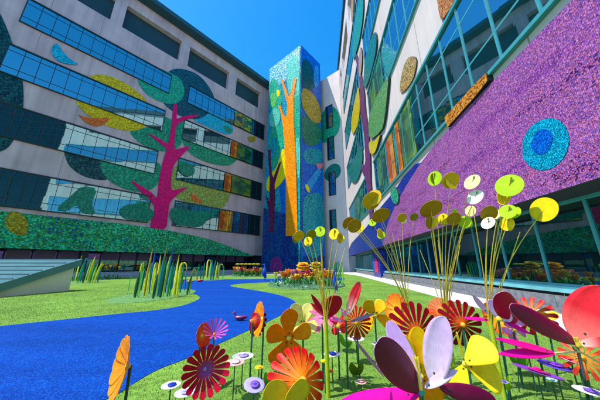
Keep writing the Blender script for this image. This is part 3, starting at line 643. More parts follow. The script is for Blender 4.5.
# ---- tower faces
tl_bg = mz('tower_left', [(.0, .14, .40), (.0, .25, .55), (.01, .33, .40), (.02, .42, .40), (.0, .10, .30)], 9, patch=.5, var=.4)
white_m = mz('silver', [(.55, .7, .75), (.1, .5, .6), (.7, .8, .82), (.02, .42, .45), (.02, .3, .5), (.05, .5, .35)], 9)
tg1 = mz('emerald', [(.01, .40, .22), (.02, .5, .28), (.01, .3, .18)], 9, var=.35)
tg2 = mz('mint', [(.10, .58, .42), (.16, .65, .5), (.05, .5, .36)], 9, var=.35)
tor = mz('tower_orange', [(.95, .28, .003), (.97, .34, .004), (.9, .24, .003)], 9, var=.15, gapc=.7)
tye = mz('tower_yellow', [(.92, .68, .004), (.95, .74, .01), (.85, .6, .0)], 9, var=.15, gapc=.7)
tma = mz('maroon', [(.16, .008, .05), (.22, .01, .08), (.10, .005, .04)], 9, var=.3)
tbl = mz('tower_blue', [(.0, .12, .65), (.0, .2, .75), (.0, .08, .5)], 9, var=.3)
tnv = mz('navy', [(.005, .04, .20), (.01, .02, .16), (.0, .08, .30), (.0, .12, .22)], 9, patch=.4)
tte = mz('tower_teal', [(.0, .2, .3), (.0, .3, .4), (.01, .42, .44), (.0, .12, .24)], 9, patch=.5)
twl = 'mosaic panels on the tower'
L1 = (TM - TLc).length; L2 = (TRc - TM).length
mural(WT1, None, tl_bg, .05, 'mosaic_background', 'blue green mosaic sheet covering the sunlit face of the tower', sm=0, parent=tw, uvz=[(-.0, 0), (L1 - .02, 0), (L1 - .02, TH), (0, TH)])
mural(WT2, None, tbl, .05, 'mosaic_background', 'blue mosaic sheet covering the shaded face of the tower', sm=0, parent=tw, uvz=[(.02, 0), (L2, 0), (L2, TH), (.02, TH)])
zt = TH - .05
def clampz(W, px): return [(max(.02, min((L1 if W is WT1 else L2) - .04, W.p(x, y)[0])), min(zt, max(.02, W.p(x, y)[1]))) for x, y in px]
def tm(W, px, mat, pr, nm, lab, sm=1): return mural(W, None, mat, pr, nm.replace('mosaic_tree_', 'tree_'), lab, sm=sm, uvz=clampz(W, px), parent=tw)
tm(WT1, [(270, 62), (285, 40), (300, 38), (300, 66), (292, 74), (283, 84), (276, 88), (270, 84)], white_m, .07, 'mosaic_sky', 'silvery white sky mosaic at the top of the tower', 0)
tm(WT1, [(270, 80), (276, 78), (281, 88), (283, 100), (280, 110), (273, 113), (270, 110)], tg1, .09, 'mosaic_leaf', 'emerald round leaf on the left of the tower top', 2)
tm(WT1, [(277, 90), (280, 90), (280.6, 95), (278.5, 97.5), (277, 95)], tye, .11, 'mosaic_leaf', 'lime yellow dot on the emerald leaf of the tower', 2)
tm(WT1, [(288, 60), (300, 52), (300, 108), (295, 108), (290, 96), (286, 78)], tg2, .08, 'mosaic_leaf', 'mint leaf panel between the branches of the tower tree', 2)
tm(WT1, [(270, 112), (278, 107), (281, 114), (280, 124), (274, 128), (270, 126)], tg2, .10, 'mosaic_leaf', 'pale mint leaf on the left edge of the tower', 2)
tm(WT1, [(294, 98), (300.2, 94), (301, 140), (296, 142), (294, 120)], tg1, .085, 'mosaic_leaf', 'emerald strip on the right of the orange trunk', 0)
tm(WT1, [(270, 128), (282, 124), (285, 135), (284, 150), (276, 168), (271, 168), (269, 150)], tg1, .08, 'mosaic_leaf', 'emerald panel left of the orange trunk', 2)
tm(WT1, [(297.6, 142), (301.5, 142), (301.5, 270), (298.4, 270)], tte, .08, 'mosaic_strip', 'teal strip along the corner of the tower', 0)
tm(WT1, [(283, 79), (287, 90), (289.4, 97), (291.6, 92), (294.6, 78), (297.2, 79), (294.4, 97), (294.4, 120), (296, 150), (297.2, 180), (298.4, 236), (286.6, 236), (286.6, 180), (286, 160), (284, 130), (281.4, 114), (278.8, 106), (281, 106), (284.6, 116), (287, 117), (288, 105), (285.8, 96), (281.6, 80)], tor, .14, 'mosaic_tree_trunk', 'bright orange tree trunk with forked top on the tower', 0)
tm(WT1, [(279, 176), (287.4, 176), (286.6, 218), (282, 218)], tbl, .085, 'mosaic_sky', 'bright blue patch between the maroon and orange trunks of the tower', 0)
tm(WT1, [(264, 208), (286.6, 214), (287, 236), (298.4, 236), (298.6, 272), (262, 272)], tnv, .09, 'mosaic_ground', 'dark navy and violet ground mosaic at the foot of the tower', 0)
tm(WT1, [(283.6, 147), (288, 156), (289.4, 166), (287, 176.5), (278, 188.5), (268, 193), (266.4, 184), (270, 175), (277, 168), (281, 155)], tye, .11, 'mosaic_leaf', 'big yellow leaf behind the maroon trunk of the tower', 1)
tm(WT1, [(268.4, 150), (271, 150), (272, 172), (274, 178), (280, 163), (282, 162), (275.4, 184), (275, 205), (274, 233), (270, 233), (270, 212), (267.6, 203), (266.2, 195), (270, 202), (270.4, 180)], tma, .13, 'mosaic_tree_trunk', 'thin maroon forked trunk on the left of the tower', 0)
tm(WT1, [(270, 271), (271, 262), (275, 256.5), (280, 257), (283, 263), (283.6, 271)], mz('dusky_pink', [(.3, .03, .2), (.4, .05, .28), (.22, .02, .15)], 9), .12, 'mosaic_hill', 'dusky pink dome at the foot of the tower', 1)
tm(WT2, [(300.4, 62), (306, 58), (312, 66), (315, 80), (313, 90), (306, 92), (301, 88)], mz('bottle_green', [(.0, .10, .10), (.0, .14, .12), (.01, .07, .09)], 9), .07, 'mosaic_leaf', 'bottle green leaf high on the shaded tower face', 2)
tm(WT2, [(301, 89), (306, 88.5), (314, 95), (320, 108), (321, 120), (318, 124.5), (310, 121), (303, 110), (301, 104)], gold_m, .10, 'mosaic_leaf', 'gold leaf on the shaded tower face', 2)
tm(WT2, [(301, 112), (309, 120), (318, 124), (322, 130), (321, 142), (312, 147), (305, 145), (301.5, 138)], mz('forest', [(.01, .2, .10), (.02, .28, .13), (.01, .14, .09)], 9), .08, 'mosaic_leaf', 'forest green leaf below the gold leaf', 2)
tm(WT2, [(302, 200), (306, 195), (313, 192.5), (320, 194), (324, 200), (324, 258), (302.6, 258)], tte, .08, 'mosaic_hill', 'teal hill low on the shaded tower face', 2)
tm(WT2, [(302.6, 256), (324, 256), (324, 272), (302.6, 272)], tnv, .075, 'mosaic_ground', 'dark blue ground mosaic under the teal hill', 0)
sky_l = mz('powder_blue', [(.02, .3, .75), (.05, .4, .85), (.0, .25, .65)], 9, var=.25)
tm(WT2, [(304, 187), (319, 166), (321, 172), (309, 193)], sky_l, .07, 'mosaic_ray', 'light blue slanting ray on the shaded tower face', 0)
tm(WT2, [(314.6, 164), (322, 163), (321.6, 168), (318, 170)], mz('rose', [(.6, .2, .25), (.7, .28, .3)], 9), .10, 'mosaic_leaf', 'small rose triangle beside the light blue ray', 0)
tm(WT2, [(304.6, 184), (307, 185), (309, 190), (308.6, 193.5), (306, 191), (304.6, 187)], tye, .11, 'mosaic_leaf', 'small yellow leaf under the light blue ray', 1)
tm(WT1, [(270, 96), (275, 92), (277.5, 98), (276, 106), (271, 108)], mz('grass_green', [(.10, .55, .12), (.16, .62, .16), (.06, .45, .10)], 9), .10, 'mosaic_leaf', 'grass green patch inside the emerald leaf', 1)
tm(WT1, [(295, 140), (300.6, 136), (301, 176), (298, 180)], tg2, .09, 'mosaic_leaf', 'mint strip right of the orange trunk', 1)
tm(WT1, [(270, 140), (276, 136), (279, 146), (275, 158), (270, 160)], tte, .10, 'mosaic_leaf', 'turquoise patch on the left edge', 2)
tm(WT2, [(303, 150), (312, 148), (322, 150), (322, 162), (312, 166), (303, 160)], tte, .07, 'mosaic_leaf', 'turquoise patch below the forest green leaf', 2)
tm(WT2, [(314, 66), (318, 66), (318.6, 84), (315, 90), (313, 80)], sky_l, .08, 'mosaic_leaf', 'pale blue patch near the top', 1)
# link wall circles
mural(WA, [(321, 116), (325, 109), (331, 105.6), (336, 108), (340, 116), (340.6, 124), (338, 133), (333, 139), (326, 143), (320, 142), (319, 130)], tg1, .03, 'mosaic_disc', 'green round crown panel on the white link wall')
mural(WA, [(324, 174), (328, 167), (334, 163), (340, 165), (341.4, 172), (338, 178), (330, 181.6), (325, 179)], sea_r, .03, 'mosaic_disc', 'dark green round panel low on the white link wall')

# ------------------------------------------------------------------ sculptures
CAMP = Vector((0, 0, EYE))
STEM = plain('stem_green', (.012, .10, .075), .4, noise=.2)
STEM_K = plain('stem_dark', (.01, .03, .025), .4, noise=.2)
CREAM = plain('cream_rod', (.62, .52, .28), .4)

def shape_w(kind, t, L, W):
    if kind == 'round': return (min(1, t / .75) ** .75 * .96 + .04) * (sqrt(max(0, 1 - max(0, (t - .62) / .38) ** 2)))
    if kind == 'paddle':
        c = min(.45, W / (2 * L)); b = .10 + .90 * min(1, t / (1 - c)) ** 1.0
        return b * sqrt(max(0, 1 - max(0, (t - (1 - c)) / c) ** 2))
    if kind == 'point': return 1.36 * (t + .004) ** .62 * (1 - t) ** .5 * .95
    if kind == 'oval': return 2 * sqrt(max(0, t * (1 - t))) * .96 + .02 * (1 - t)
    if kind == 'leaf': return 1.9 * (t + .003) ** .75 * (1 - t) ** .8
    return 1
def petal_mesh(name, L, W, kind, mats, cup=0.0, curl=0.0, th=.0022, nt=16, ns=8, twist=0.0):
    """sheet metal petal: root at the origin, along +X, front face +Z; slot 0 front, slot 1 back"""
    vs = []; uv = []
    for side in (0, 1):
        for i in range(nt + 1):
            t = (1 - cos(pi * i / nt)) / 2; hw = max(.0006, shape_w(kind, t, L, W) * W / 2)
            for j in range(ns + 1):
                q = 2 * j / ns - 1
                y = q * hw; z = cup * (q * q) * hw + curl * L * t * t
                a = twist * t; yy = y * cos(a) - 0 * sin(a); z += y * sin(a)
                vs.append((t * L, yy, z - side * th)); uv.append((t, .5 + q / 2))
    k = (nt + 1) * (ns + 1); f = []; mi = []
    for i in range(nt):
        for j in range(ns):
            a = i * (ns + 1) + j; b = a + ns + 1
            f.append((a, b, b + 1, a + 1)); mi.append(0)
            f.append((k + a, k + a + 1, k + b + 1, k + b)); mi.append(1)
    for i in range(nt):
        a = i * (ns + 1); b = a + ns + 1
        f.append((a, k + a, k + b, b)); mi.append(1)
        a += ns; b += ns
        f.append((a, b, k + b, k + a)); mi.append(1)
    me = bpy.data.meshes.new(name); me.from_pydata(vs, [], f)
    if not isinstance(mats, (list, tuple)): mats = (mats, mats)
    for m in mats: me.materials.append(m)
    me.polygons.foreach_set('material_index', mi); me.polygons.foreach_set('use_smooth', [True] * len(f))
    ul = me.uv_layers.new(name='UVMap')
    li = np.zeros(len(me.loops), dtype=np.int32); me.loops.foreach_get('vertex_index', li)
    ul.data.foreach_set('uv', np.array(uv * 1, dtype=np.float32)[li].ravel())
    me.update(); return me

def frame(P, X, Nn):
    X = X.normalized(); Z = (Nn - X * Nn.dot(X)).normalized(); Y = Z.cross(X)
    return Matrix(((X.x, Y.x, Z.x, P.x), (X.y, Y.y, Z.y, P.y), (X.z, Y.z, Z.z, P.z), (0, 0, 0, 1)))

def root_of(C, name, label, cat, group=None, foot=None):
    if foot is None: foot = Vector((C.x, C.y + .02, 0))
    return thing(name, label, cat, foot, 0, group), foot

def stem(e, foot, C, r=.006, mat=None, bend=0.0, name='stem'):
    g = MB(); d = C - foot; pts = []
    for i in range(7):
        t = i / 6; p = d * t + Vector((bend * sin(pi * t), 0, 0)); pts.append(p)
    pts[0].z = -.004
    g.tube(pts, r, 8); return g.build(name, mat or STEM, e)

def view_axis(C, up=0.0, side=0.0):
    a = (CAMP - C).normalized(); r = Vector((0, 0, 1)).cross(a).normalized() * -1     # r = viewer's left... sign below
    r = a.cross(Vector((0, 0, 1))).normalized() * -1
    return (a + Vector((0, 0, 1)) * up + r * side).normalized()

def wheel(e, foot, C, R, n, W, kind, mats, axis, tilt, roll=0.0, cup=.0, curl=0.0, name='petal', hub=None, hubr=.012, r0=.0, skip=()):
    up = Vector((0, 0, 1)) - axis * axis.z; up.normalize(); rt = up.cross(axis)
    me = petal_mesh(name, R - r0, W, kind, mats, cup, curl)
    for k in range(n):
        if k in skip: continue
        a = roll + 2 * pi * k / n; rad = up * cos(a) + rt * sin(a)
        X = rad * cos(tilt) + axis * sin(tilt); Z = axis * cos(tilt) - rad * sin(tilt)
        P = C - foot + X * r0 + axis * (.0006 * (k % 3))
        link(name, me, e, frame(P, X, Z))
    if hub:
        g = MB(); M = frame(C - foot, rt, axis); g.lathe([(hubr, -.004), (hubr, .004), (hubr * .75, .012), (hubr * .3, .016)], 14, 0, M)
        g.build('hub', hub, e)

RIV = []
def petal_to(e, foot, B, T, W, kind, mats, nrm, cup=.25, curl=0.0, name='petal', twist=0.0):
    d = T - B; L = d.length
    me = petal_mesh(name, L, W, kind, mats, cup, curl, twist=twist)
    o = link(name, me, e, frame(B - foot, d, nrm))
    if W > .03 and name == 'petal':                      # bolt that fixes the sheet to its rod
        if not RIV:
            g = MB(); g.lathe([(.0042, -.004), (.0042, .0008), (.003, .0024), (.0008, .003)], 10); RIV.append(g.mesh('bolt', STEM_K))
        link('bolt', RIV[0], o, Matrix.Translation((L * .17, 0, .0006)))
    return o

# paints
RED = paint('red_to_orange', (.92, .20, .003), (.55, .004, .004), pos=(.2, .85))
DKRED = paint('dark_red', (.75, .10, .004), (.26, .002, .006), pos=(.12, .4))
CRIM = paint('crimson', (.28, .09, .36), (.46, .001, .025), pos=(.1, .42))
SCAR = paint('scarlet', (.8, .3, .02), (.78, .06, .012), pos=(.1, .5))
STRIPE = paint('red_cream', (.85, .45, .08), (.60, .02, .006), pos=(.1, .35))
ORG = paint('orange', (.90, .22, .003), (.93, .28, .003))
ORG2 = paint('orange_red_fade', (.95, .50, .02), (.85, .15, .01), pos=(.2, .9))
BRN = paint('burnt_orange', (.92, .20, .002), (.88, .17, .002))
YEL = paint('yellow', (.95, .62, .005), (.92, .70, .02))
AMB = paint('amber', (.92, .42, .004), (.93, .50, .006))
PALE = paint('pale_yellow', (.88, .72, .12), (.9, .78, .22))
GOLD = paint('gold', (.60, .40, .015), (.66, .46, .02))
LIL = paint('lilac', (.70, .48, .74), (.60, .36, .70))
LILP = paint('pale_lilac', (.78, .60, .80), (.68, .45, .74))
MAR = paint('maroon', (.20, .008, .06), (.13, .002, .04))
MARP = paint('maroon_violet', (.24, .004, .07), (.17, .002, .05))
CRM = paint('deep_crimson', (.50, .004, .04), (.46, .002, .03))
MAGN = paint('hot_magenta', (.85, .004, .26), (.92, .004, .32))
PINK = paint('pink', (.85, .30, .50), (.85, .22, .45))
CORAL = paint('coral', (.92, .55, .46), (.86, .03, .045), pos=(.0, .6))
CORL2 = paint('coral_red', (.90, .22, .18), (.86, .025, .04), pos=(.0, .55))
MAUV = paint('mauve', (.32, .20, .26), (.28, .16, .22))
VIO = paint('violet', (.20, .10, .55), (.24, .16, .62))
WHI = paint('white_lacquer', (.80, .80, .88), (.82, .82, .90))
PNK2 = paint('soft_pink', (.85, .45, .42), (.86, .50, .50))
LAV = paint('lavender', (.40, .35, .75), (.45, .40, .78))
IND = paint('indigo', (.10, .05, .48), (.12, .07, .52))
PURP = paint('purple', (.25, .04, .5), (.20, .10, .62))
CYP = paint('pale_cyan', (.45, .75, .80), (.45, .75, .80))
BLU = paint('blue', (.01, .05, .45), (.01, .05, .45))
LEAF = paint('leaf_green', (.10, .30, .02), (.18, .42, .03))
OLV = paint('olive_green', (.10, .18, .01), (.14, .22, .01))
LIME = paint('lime', (.42, .62, .01), (.45, .66, .015))
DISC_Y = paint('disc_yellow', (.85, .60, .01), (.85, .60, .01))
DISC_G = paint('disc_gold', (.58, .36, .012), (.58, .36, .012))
DISC_SH = paint('disc_yellow_shaded', (.36, .20, .01), (.36, .20, .01))  # yellow paddles turned from the sun, their shade mixed into the colour
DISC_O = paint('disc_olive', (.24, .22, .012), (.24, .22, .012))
DISC_P = paint('disc_pale', (.85, .76, .30), (.85, .76, .30))
DISC_W = paint('disc_white', (.84, .84, .66), (.84, .84, .66))
RODY = plain('yellow_rod', (.62, .46, .03), .4, noise=.15, nscale=20)
BAMB = plain('bamboo_green', (.40, .50, .015), .35, noise=.2, nscale=15)
HUBY = plain('hub_yellow', (.8, .6, .05), .4)
HUBO = plain('hub_orange', (.85, .35, .02), .4)

def sz(px, w): return px * w / F

# ---- pinwheel daisies
def daisy(px, py, w, Rp, n, Wp, kind, mat, label, tilt, up=.25, side=0.0, roll=.1, hub=HUBO, cat='flower sculpture', cup=.12, foot=None, curl=0.0, r0=0.0, smat=None, name='daisy_flower'):
    Rp *= 1.2; Wp *= 1.2
    C = at(px, py, w); ax = view_axis(C, up, side)
    e, f = root_of(C, name, label, cat, None, foot)
    stem(e, f, C - ax * .006, mat=smat)
    wheel(e, f, C, sz(Rp, w), n, sz(Wp * .70, w), kind, mat, ax, tilt, roll, cup, curl, hub=hub, hubr=sz(Rp * .10, w), r0=r0)
    return e
daisy(205, 369, 1.08, 21, 18, 6.6, 'paddle', CRIM, 'crimson many petalled daisy with lilac centre at lower left, in front of the blue ground', .50, -.15, .15, hub=plain('hub_lilac', (.35, .2, .45), .4))
daisy(303, 381, .93, 33, 18, 9.6, 'paddle', RED, 'large orange and red daisy with narrow petals at the bottom centre', -.62, .02, .35)
daisy(418, 333, 1.35, 25, 18, 7.0, 'paddle', DKRED, 'dark red daisy with orange centre right behind the lilac magnolia', -.38, -.25, .5, roll=.05)
daisy(463, 325, 1.45, 20, 17, 6.0, 'paddle', DKRED, 'dark red daisy with red orange centre partly behind the magenta leaf', -.38, -.25, .45)
daisy(442, 311, 1.8, 12, 20, 3.4, 'paddle', SCAR, 'small scarlet daisy behind the yellow stalks in front of the white path', -.3, .2, 0)
daisy(356.5, 323, 1.50, 13.5, 20, 3.4, 'paddle', STRIPE, 'small red and cream striped daisy beside the orange flower', -.25, -.2, .2, foot=ground(360, 383))
daisy(531, 314, 1.5, 16, 14, 5.2, 'paddle', RED, 'red daisy with round petal tips peeping over the maroon petals at right', -.25, .3, -.2)
daisy(583, 358, 1.2, 16, 14, 5.0, 'paddle', paint('rust_red', (.75, .25, .02), (.5, .03, .01), pos=(.2, .7)), 'rust red daisy under the big coral petal', -.3, .2, 0)
daisy(252, 321, 1.62, 13, 16, 4.4, 'paddle', DKRED, 'dark red daisy seen from the side next to an orange scalloped bloom', -.5, .25, -1.3)
daisy(214, 335, 1.5, 13, 14, 2.4, 'paddle', paint('orchid', (.5, .05, .3), (.65, .08, .38)), 'orchid pink spiky flower just behind the crimson daisy', .7, .9, .2)
daisy(322, 316, 1.6, 14, 12, 5.0, 'paddle', paint('rose_pink', (.85, .35, .5), (.80, .12, .22)), 'rose pink flower with long petals behind yellow green stalk', .25, .3, -.3)
# ---- scalloped blooms seen from the side
def scallop(px, py, w, Rp, mat, label, side, up=.1, n=13, Wp=None, cat='flower sculpture', smat=None):
    C = at(px, py, w); ax = view_axis(C, up, side)
    e, f = root_of(C, 'scalloped_flower', label, cat); f2 = f
    stem(e, f, C - ax * .006, mat=smat)
    wheel(e, f2, C, sz(Rp, w), n, sz(Wp or Rp * .52, w), 'paddle', mat, ax, .30, .2, .1, hub=HUBY, hubr=sz(2, w))
    return e
scallop(129, 366, 1.0, 29, ORG, 'orange scalloped bloom seen edge on at the lower left corner of the lawn', -4.6, .25, smat=STEM_K)
scallop(263, 319, 1.60, 17, ORG, 'orange scalloped bloom turned sideways beside dark red daisy', -3.2, .2)
scallop(201, 336, 1.52, 12, SCAR, 'scarlet scalloped bloom turned sideways behind crimson daisy', 1.3, .1)
scallop(399, 311, 1.8, 17, ORG2, 'orange and yellow scalloped bloom right of the amber flower', -1.15, .15)
scallop(391, 307, 1.95, 12, YEL, 'yellow scalloped bloom behind the orange and yellow one', 1.4, .1)
scallop(497, 317, 1.7, 17, ORG2, 'small orange bloom behind the rightmost yellow green stalk', .6, .1)
# ---- broad petalled flowers
def broad(px, py, w, petals, label, foot=None, hub=HUBY, hubp=2.5, smat=None, stemC=None, name='broad_petal_flower', stemr=.006):
    """petals: (tip px, tip py, tip depth, width px, kind, material, normal(up,side), cup, curl[, root px, root py])"""
    C = at(px, py, w)
    if foot is None: foot = Vector((C.x, C.y + .03, 0))
    e = thing(name, label, 'flower sculpture', foot)
    stem(e, foot, C + Vector((0, .006, 0)), mat=smat, r=stemr)
    for q in petals:
        tx, ty, dw, wp, kd, mt, (u_, s_), cup, curl = q[:9]
        B = at(q[9], q[10], w) if len(q) > 9 else C
        T = at(tx, ty, w + dw)
        petal_to(e, foot, B, T, sz(wp, w + dw / 2), kd, mt, view_axis((B + T) / 2, u_, s_), cup, curl)
    if hub:
        g = MB(); M = frame(C - foot, Vector((1, 0, 0)), view_axis(C)); g.lathe([(sz(hubp, w), -.004), (sz(hubp, w), .006), (sz(hubp * .5, w), .012)], 12, 0, M); g.build('hub', hub, e)
    return e
broad(289, 338, 1.25, [(289, 309, -.03, 20, 'round', BRN, (-.4, .3), .1, 0), (267, 331, -.03, 21, 'round', BRN, (-.5, .4), .1, 0), (311, 328, .04, 18, 'round', (ORG, BRN), (-.35, .3), .1, 0), (302, 368, -.02, 23, 'round', BRN, (-.5, .4), .1, 0), (272, 364, -.02, 22, 'round', BRN, (-.5, .4), .1, 0)],
      'burnt orange five petalled flower facing us above the large red daisy')
broad(303, 325, 1.55, [(293, 304, 0, 14, 'round', PALE, (.5, -.2), .1, 0), (310, 304, 0, 14, 'round', PALE, (.5, -.2), .1, 0), (318, 327, 0, 13, 'round', PALE, (.5, -.2), .1, 0), (292, 338, 0, 13, 'round', PALE, (.4, -.2), .1, 0)], 'pale yellow four petalled flower behind the burnt orange one')
broad(287, 428, .80, [(270, 382, 0, 31, 'round', GOLD, (-.35, .3), .15, 0), (301, 379, 0, 31, 'round', GOLD, (-.55, .6), .15, 0), (253, 432, 0, 28, 'round', GOLD, (.1, 0), .15, 0), (320, 432, 0, 28, 'round', GOLD, (.1, 0), .15, 0)], 'golden flower rising from the bottom edge with two rounded petals in view')
broad(375, 315, 1.75, [(365, 301, 0, 14, 'round', AMB, (.35, -.2), .1, 0), (383, 301, 0, 14, 'round', AMB, (.35, -.2), .1, 0), (391, 324, 0, 13, 'round', AMB, (.3, -.2), .1, 0), (364, 330, 0, 12, 'round', AMB, (.3, -.2), .1, 0)], 'amber four petalled flower in front of the lawn at mid right')
broad(465, 364, 1.10, [(492, 343, -.02, 31, 'round', YEL, (.45, -.3), .1, 0), (502, 382, -.03, 31, 'round', YEL, (.5, -.2), .1, 0), (457, 333, -.10, 11, 'round', YEL, (.1, -1.6), .1, 0), (456, 392, -.02, 22, 'round', YEL, (.4, -.2), .1, 0)], 'bright yellow four petalled flower right of the lilac magnolia')
broad(421, 376, 1.12, [(418, 327, 0, 21, 'round', AMB, (.3, -.2), .1, 0), (402, 334, .02, 16, 'round', AMB, (.2, -.5), .1, 0), (440, 405, 0, 26, 'round', ORG, (.3, 0), .1, 0), (404, 402, 0, 24, 'round', ORG, (.3, 0), .1, 0), (447, 352, .05, 20, 'round', AMB, (.3, 0), .1, 0)], 'amber flower with tall upright petals enclosed by the lilac magnolia')
broad(514, 329, 1.5, [(505, 320, 0, 9, 'round', PINK, (.4, -.2), .1, 0), (523, 319, 0, 9, 'round', PINK, (.4, -.2), .1, 0), (526, 334, 0, 9, 'round', PINK, (.4, -.2), .1, 0), (513, 341, 0, 9, 'round', PINK, (.4, -.2), .1, 0), (503, 332, 0, 9, 'round', PINK, (.4, -.2), .1, 0)], 'pink five petalled flower under the dark maroon petal at right')
broad(548, 322, 1.7, [(540, 312, 0, 9, 'round', AMB, (.4, -.2), .1, 0), (556, 312, 0, 9, 'round', AMB, (.4, -.2), .1, 0), (558, 327, 0, 9, 'round', AMB, (.4, -.2), .1, 0), (541, 330, 0, 9, 'round', AMB, (.4, -.2), .1, 0)], 'small amber flower near the white path at right')
broad(338, 326, 1.62, [(331, 317, 0, 8, 'round', CORL2, (.4, -.2), .1, 0), (344, 318, 0, 8, 'round', CORL2, (.4, -.2), .1, 0), (346, 331, 0, 8, 'round', CORL2, (.4, -.2), .1, 0), (333, 334, 0, 8, 'round', CORL2, (.4, -.2), .1, 0)], 'small coral red flower between the pink flower and the striped daisy')
daisy(436, 342, 1.5, 11, 16, 3.6, 'paddle', SCAR, 'scarlet daisy half hidden behind the lilac petals of the magnolia', -.3, .1, .2)
# magnolia-like open flowers with pointed petals, lilac inside and maroon outside
def stamen(e, foot, C, h, r=.006, mat=None):
    g = MB(); b = C - foot; g.tube([b, b + Vector((-.003, 0, h * .5)), b + Vector((-.006, 0, h))], [r, r * .8, r * .6], 8)
    for k in range(5):
        a = 2 * pi * k / 5; d = Vector((cos(a), sin(a), 0)) * r * 1.6
        g.tube([b + Vector((0, 0, h * .6)) + d * .5, b + Vector((-.006, 0, h * 1.04)) + d], r * .35, 6)
    g.build('stamen', mat or HUBY, e)
m1 = broad(421, 392, .85, [
    (389, 320, .10, 33, 'point', LIL, (.25, -.35), .25, .03),
    (377.5, 342, -.10, 54, 'point', (MAR, LIL), (-.12, .35), -.22, 0),
    (446, 317, -.05, 50, 'point', LILP, (.35, -.35), .25, .02, 432, 384),
    (457.5, 370, -.08, 15, 'leaf', LILP, (.3, -.3), .2, 0, 424, 388),
    (496, 400, .02, 27, 'point', MAR, (-.1, .2), -.2, 0, 440, 388),
    (338, 406, -.06, 34, 'point', MAGN, (.6, -.1), -.15, 0),
    (351.5, 336, -.05, 5, 'leaf', (MAUV, LIL), (0, .3), .2, 0, 384, 377)],
    'big open magnolia with lilac and maroon petals at the bottom right of centre', hub=plain('hub_teal', (.02, .3, .28), .4), hubp=3.2, smat=STEM)
stamen(m1, m1.location, at(421, 390, .83), .10)
m2 = broad(578, 344, .95, [
    (510, 306, -.06, 31, 'point', (MARP, PINK), (.05, .3), -.22, .0),
    (606, 287, -.04, 40, 'oval', (CORL2, CORAL), (.3, -.2), .30, .02, 581, 343),
    (618, 342, -.10, 17, 'point', CORAL, (.5, -.2), .2, 0),
    (494, 338, -.08, 11, 'leaf', MAGN, (.4, 0), .1, 0, 556, 353),
    (498, 354, -.10, 16, 'leaf', MAGN, (.4, 0), .1, 0, 556, 353),
    (571, 309, .12, 13, 'oval', CRM, (0, .3), -.2, 0)],
    'large magnolia with coral, maroon and magenta petals at the right edge', hub=HUBY, hubp=3.5, smat=STEM_K, foot=ground(590, 402))
g = MB(); f2 = Vector(m2.location); C2 = at(578, 346, .95)
for (x, y, dw) in [(555, 353, -.02), (600, 363, .0), (566, 340, 0)]: g.tube([C2 - f2 - Vector((0, 0, .02)), at(x, y, .95 + dw) - f2], .0035, 6)
g.build('petal_rod', CREAM, m2)
stamen(m2, f2, at(578, 346, .94), .03)
m3 = broad(499, 319, 1.35, [
    (472, 294, 0, 8, 'leaf', LIL, (.3, -.3), .15, 0, 488, 314),
    (499, 291, -.03, 22, 'oval', (CRM, LILP), (.1, .2), -.25, .05, 515, 324),
    (489, 300, .03, 15, 'oval', LILP, (.3, -.3), .2, 0, 510, 322),
    (463, 318, -.04, 7, 'leaf', MAGN, (.7, 0), .1, 0, 489, 320),
    (531, 334, -.03, 8, 'leaf', MAGN, (.6, 0), .1, 0, 505, 322)],
    'smaller magnolia with crimson and lilac petals behind the right yellow green stalk', foot=ground(511, 402))
m4 = broad(346, 318, 1.44, [
    (360, 282, -.03, 17, 'point', (CORAL, CRM), (.25, -.2), .25, .02, 347, 315),
    (374, 314, -.05, 6, 'leaf', MAUV, (.5, 0), .15, 0, 350, 322),
    (341, 308, .02, 6, 'leaf', PINK, (.3, 0), .1, 0),
    (330, 318, -.04, 6, 'leaf', PINK, (.7, 0), .1, 0, 344, 321)],
    'magnolia with one tall coral petal left of the small striped daisy', foot=ground(348, 389))
m5 = broad(326, 317, 1.5, [
    (338, 296, -.03, 19, 'oval', (CRM, PINK), (-.1, .4), -.25, 0, 328, 317),
    (311, 294, -.02, 8, 'leaf', (CRM, PINK), (-.1, .2), -.2, 0),
    (323, 294, .04, 9, 'leaf', CRM, (-.2, .3), -.2, 0),
    (311, 303, -.02, 7, 'leaf', CORL2, (.3, -.1), .1, 0),
    (316, 322, -.05, 10, 'round', PINK, (.4, -.1), .1, 0),
    (309, 311, 0, 7, 'leaf', PINK, (.3, 0), .1, 0),
    (340, 321, -.03, 7, 'leaf', MAGN, (.4, 0), .1, 0)],
    'pink and deep crimson flower behind the leftmost yellow green stalk')

# ---- flat lilies on thin stems
def lily(px, py, h, rp, rim, mid, label, tiltx=0.0, tilty=0.0, n=9, bud=True, group=None, cat='lily sculpture'):
    C = ground(px, py, h); w = (C - CAMP).dot(Vector((0, cos(PITCH), sin(PITCH)))); r = sz(rp, w)
    e = thing('lily_disc', label, cat, (C.x, C.y, 0), 0, group)
    g = MB(); g.tube([Vector((0, 0, -.003)), Vector((0, 0, h - .002))], .0035, 8); g.build('stem', STEM, e)
    M = Matrix.Translation((0, 0, h)) @ Matrix.Rotation(tiltx, 4, 'X') @ Matrix.Rotation(tilty, 4, 'Y')
    g = MB(); vs = []; N_ = 48
    g.lathe([(.002, -.001), (r * .5, .0), (r * .96, .004), (r, .006), (r * .97, .0075), (r * .5, .003), (.002, .002)], 40, 0, M); g.build('disc', rim, e)
    if bud:
        g = MB(); M2 = M @ Matrix.Translation((r * .08, 0, .0075)); g.lathe([(.001, 0), (r * .42, .001), (r * .46, .003), (r * .2, .004), (.001, .004)], 24, 0, M2); g.build('inner_disc', mid, e)
        g = MB(); M3 = M @ Matrix.Translation((0, 0, .01)); g.lathe([(r * .12, 0), (r * .16, r * .05), (r * .10, r * .12), (.001, r * .15)], 12, 0, M3, sx=1.6, sy=.7); g.build('bud', mid, e)
    return e
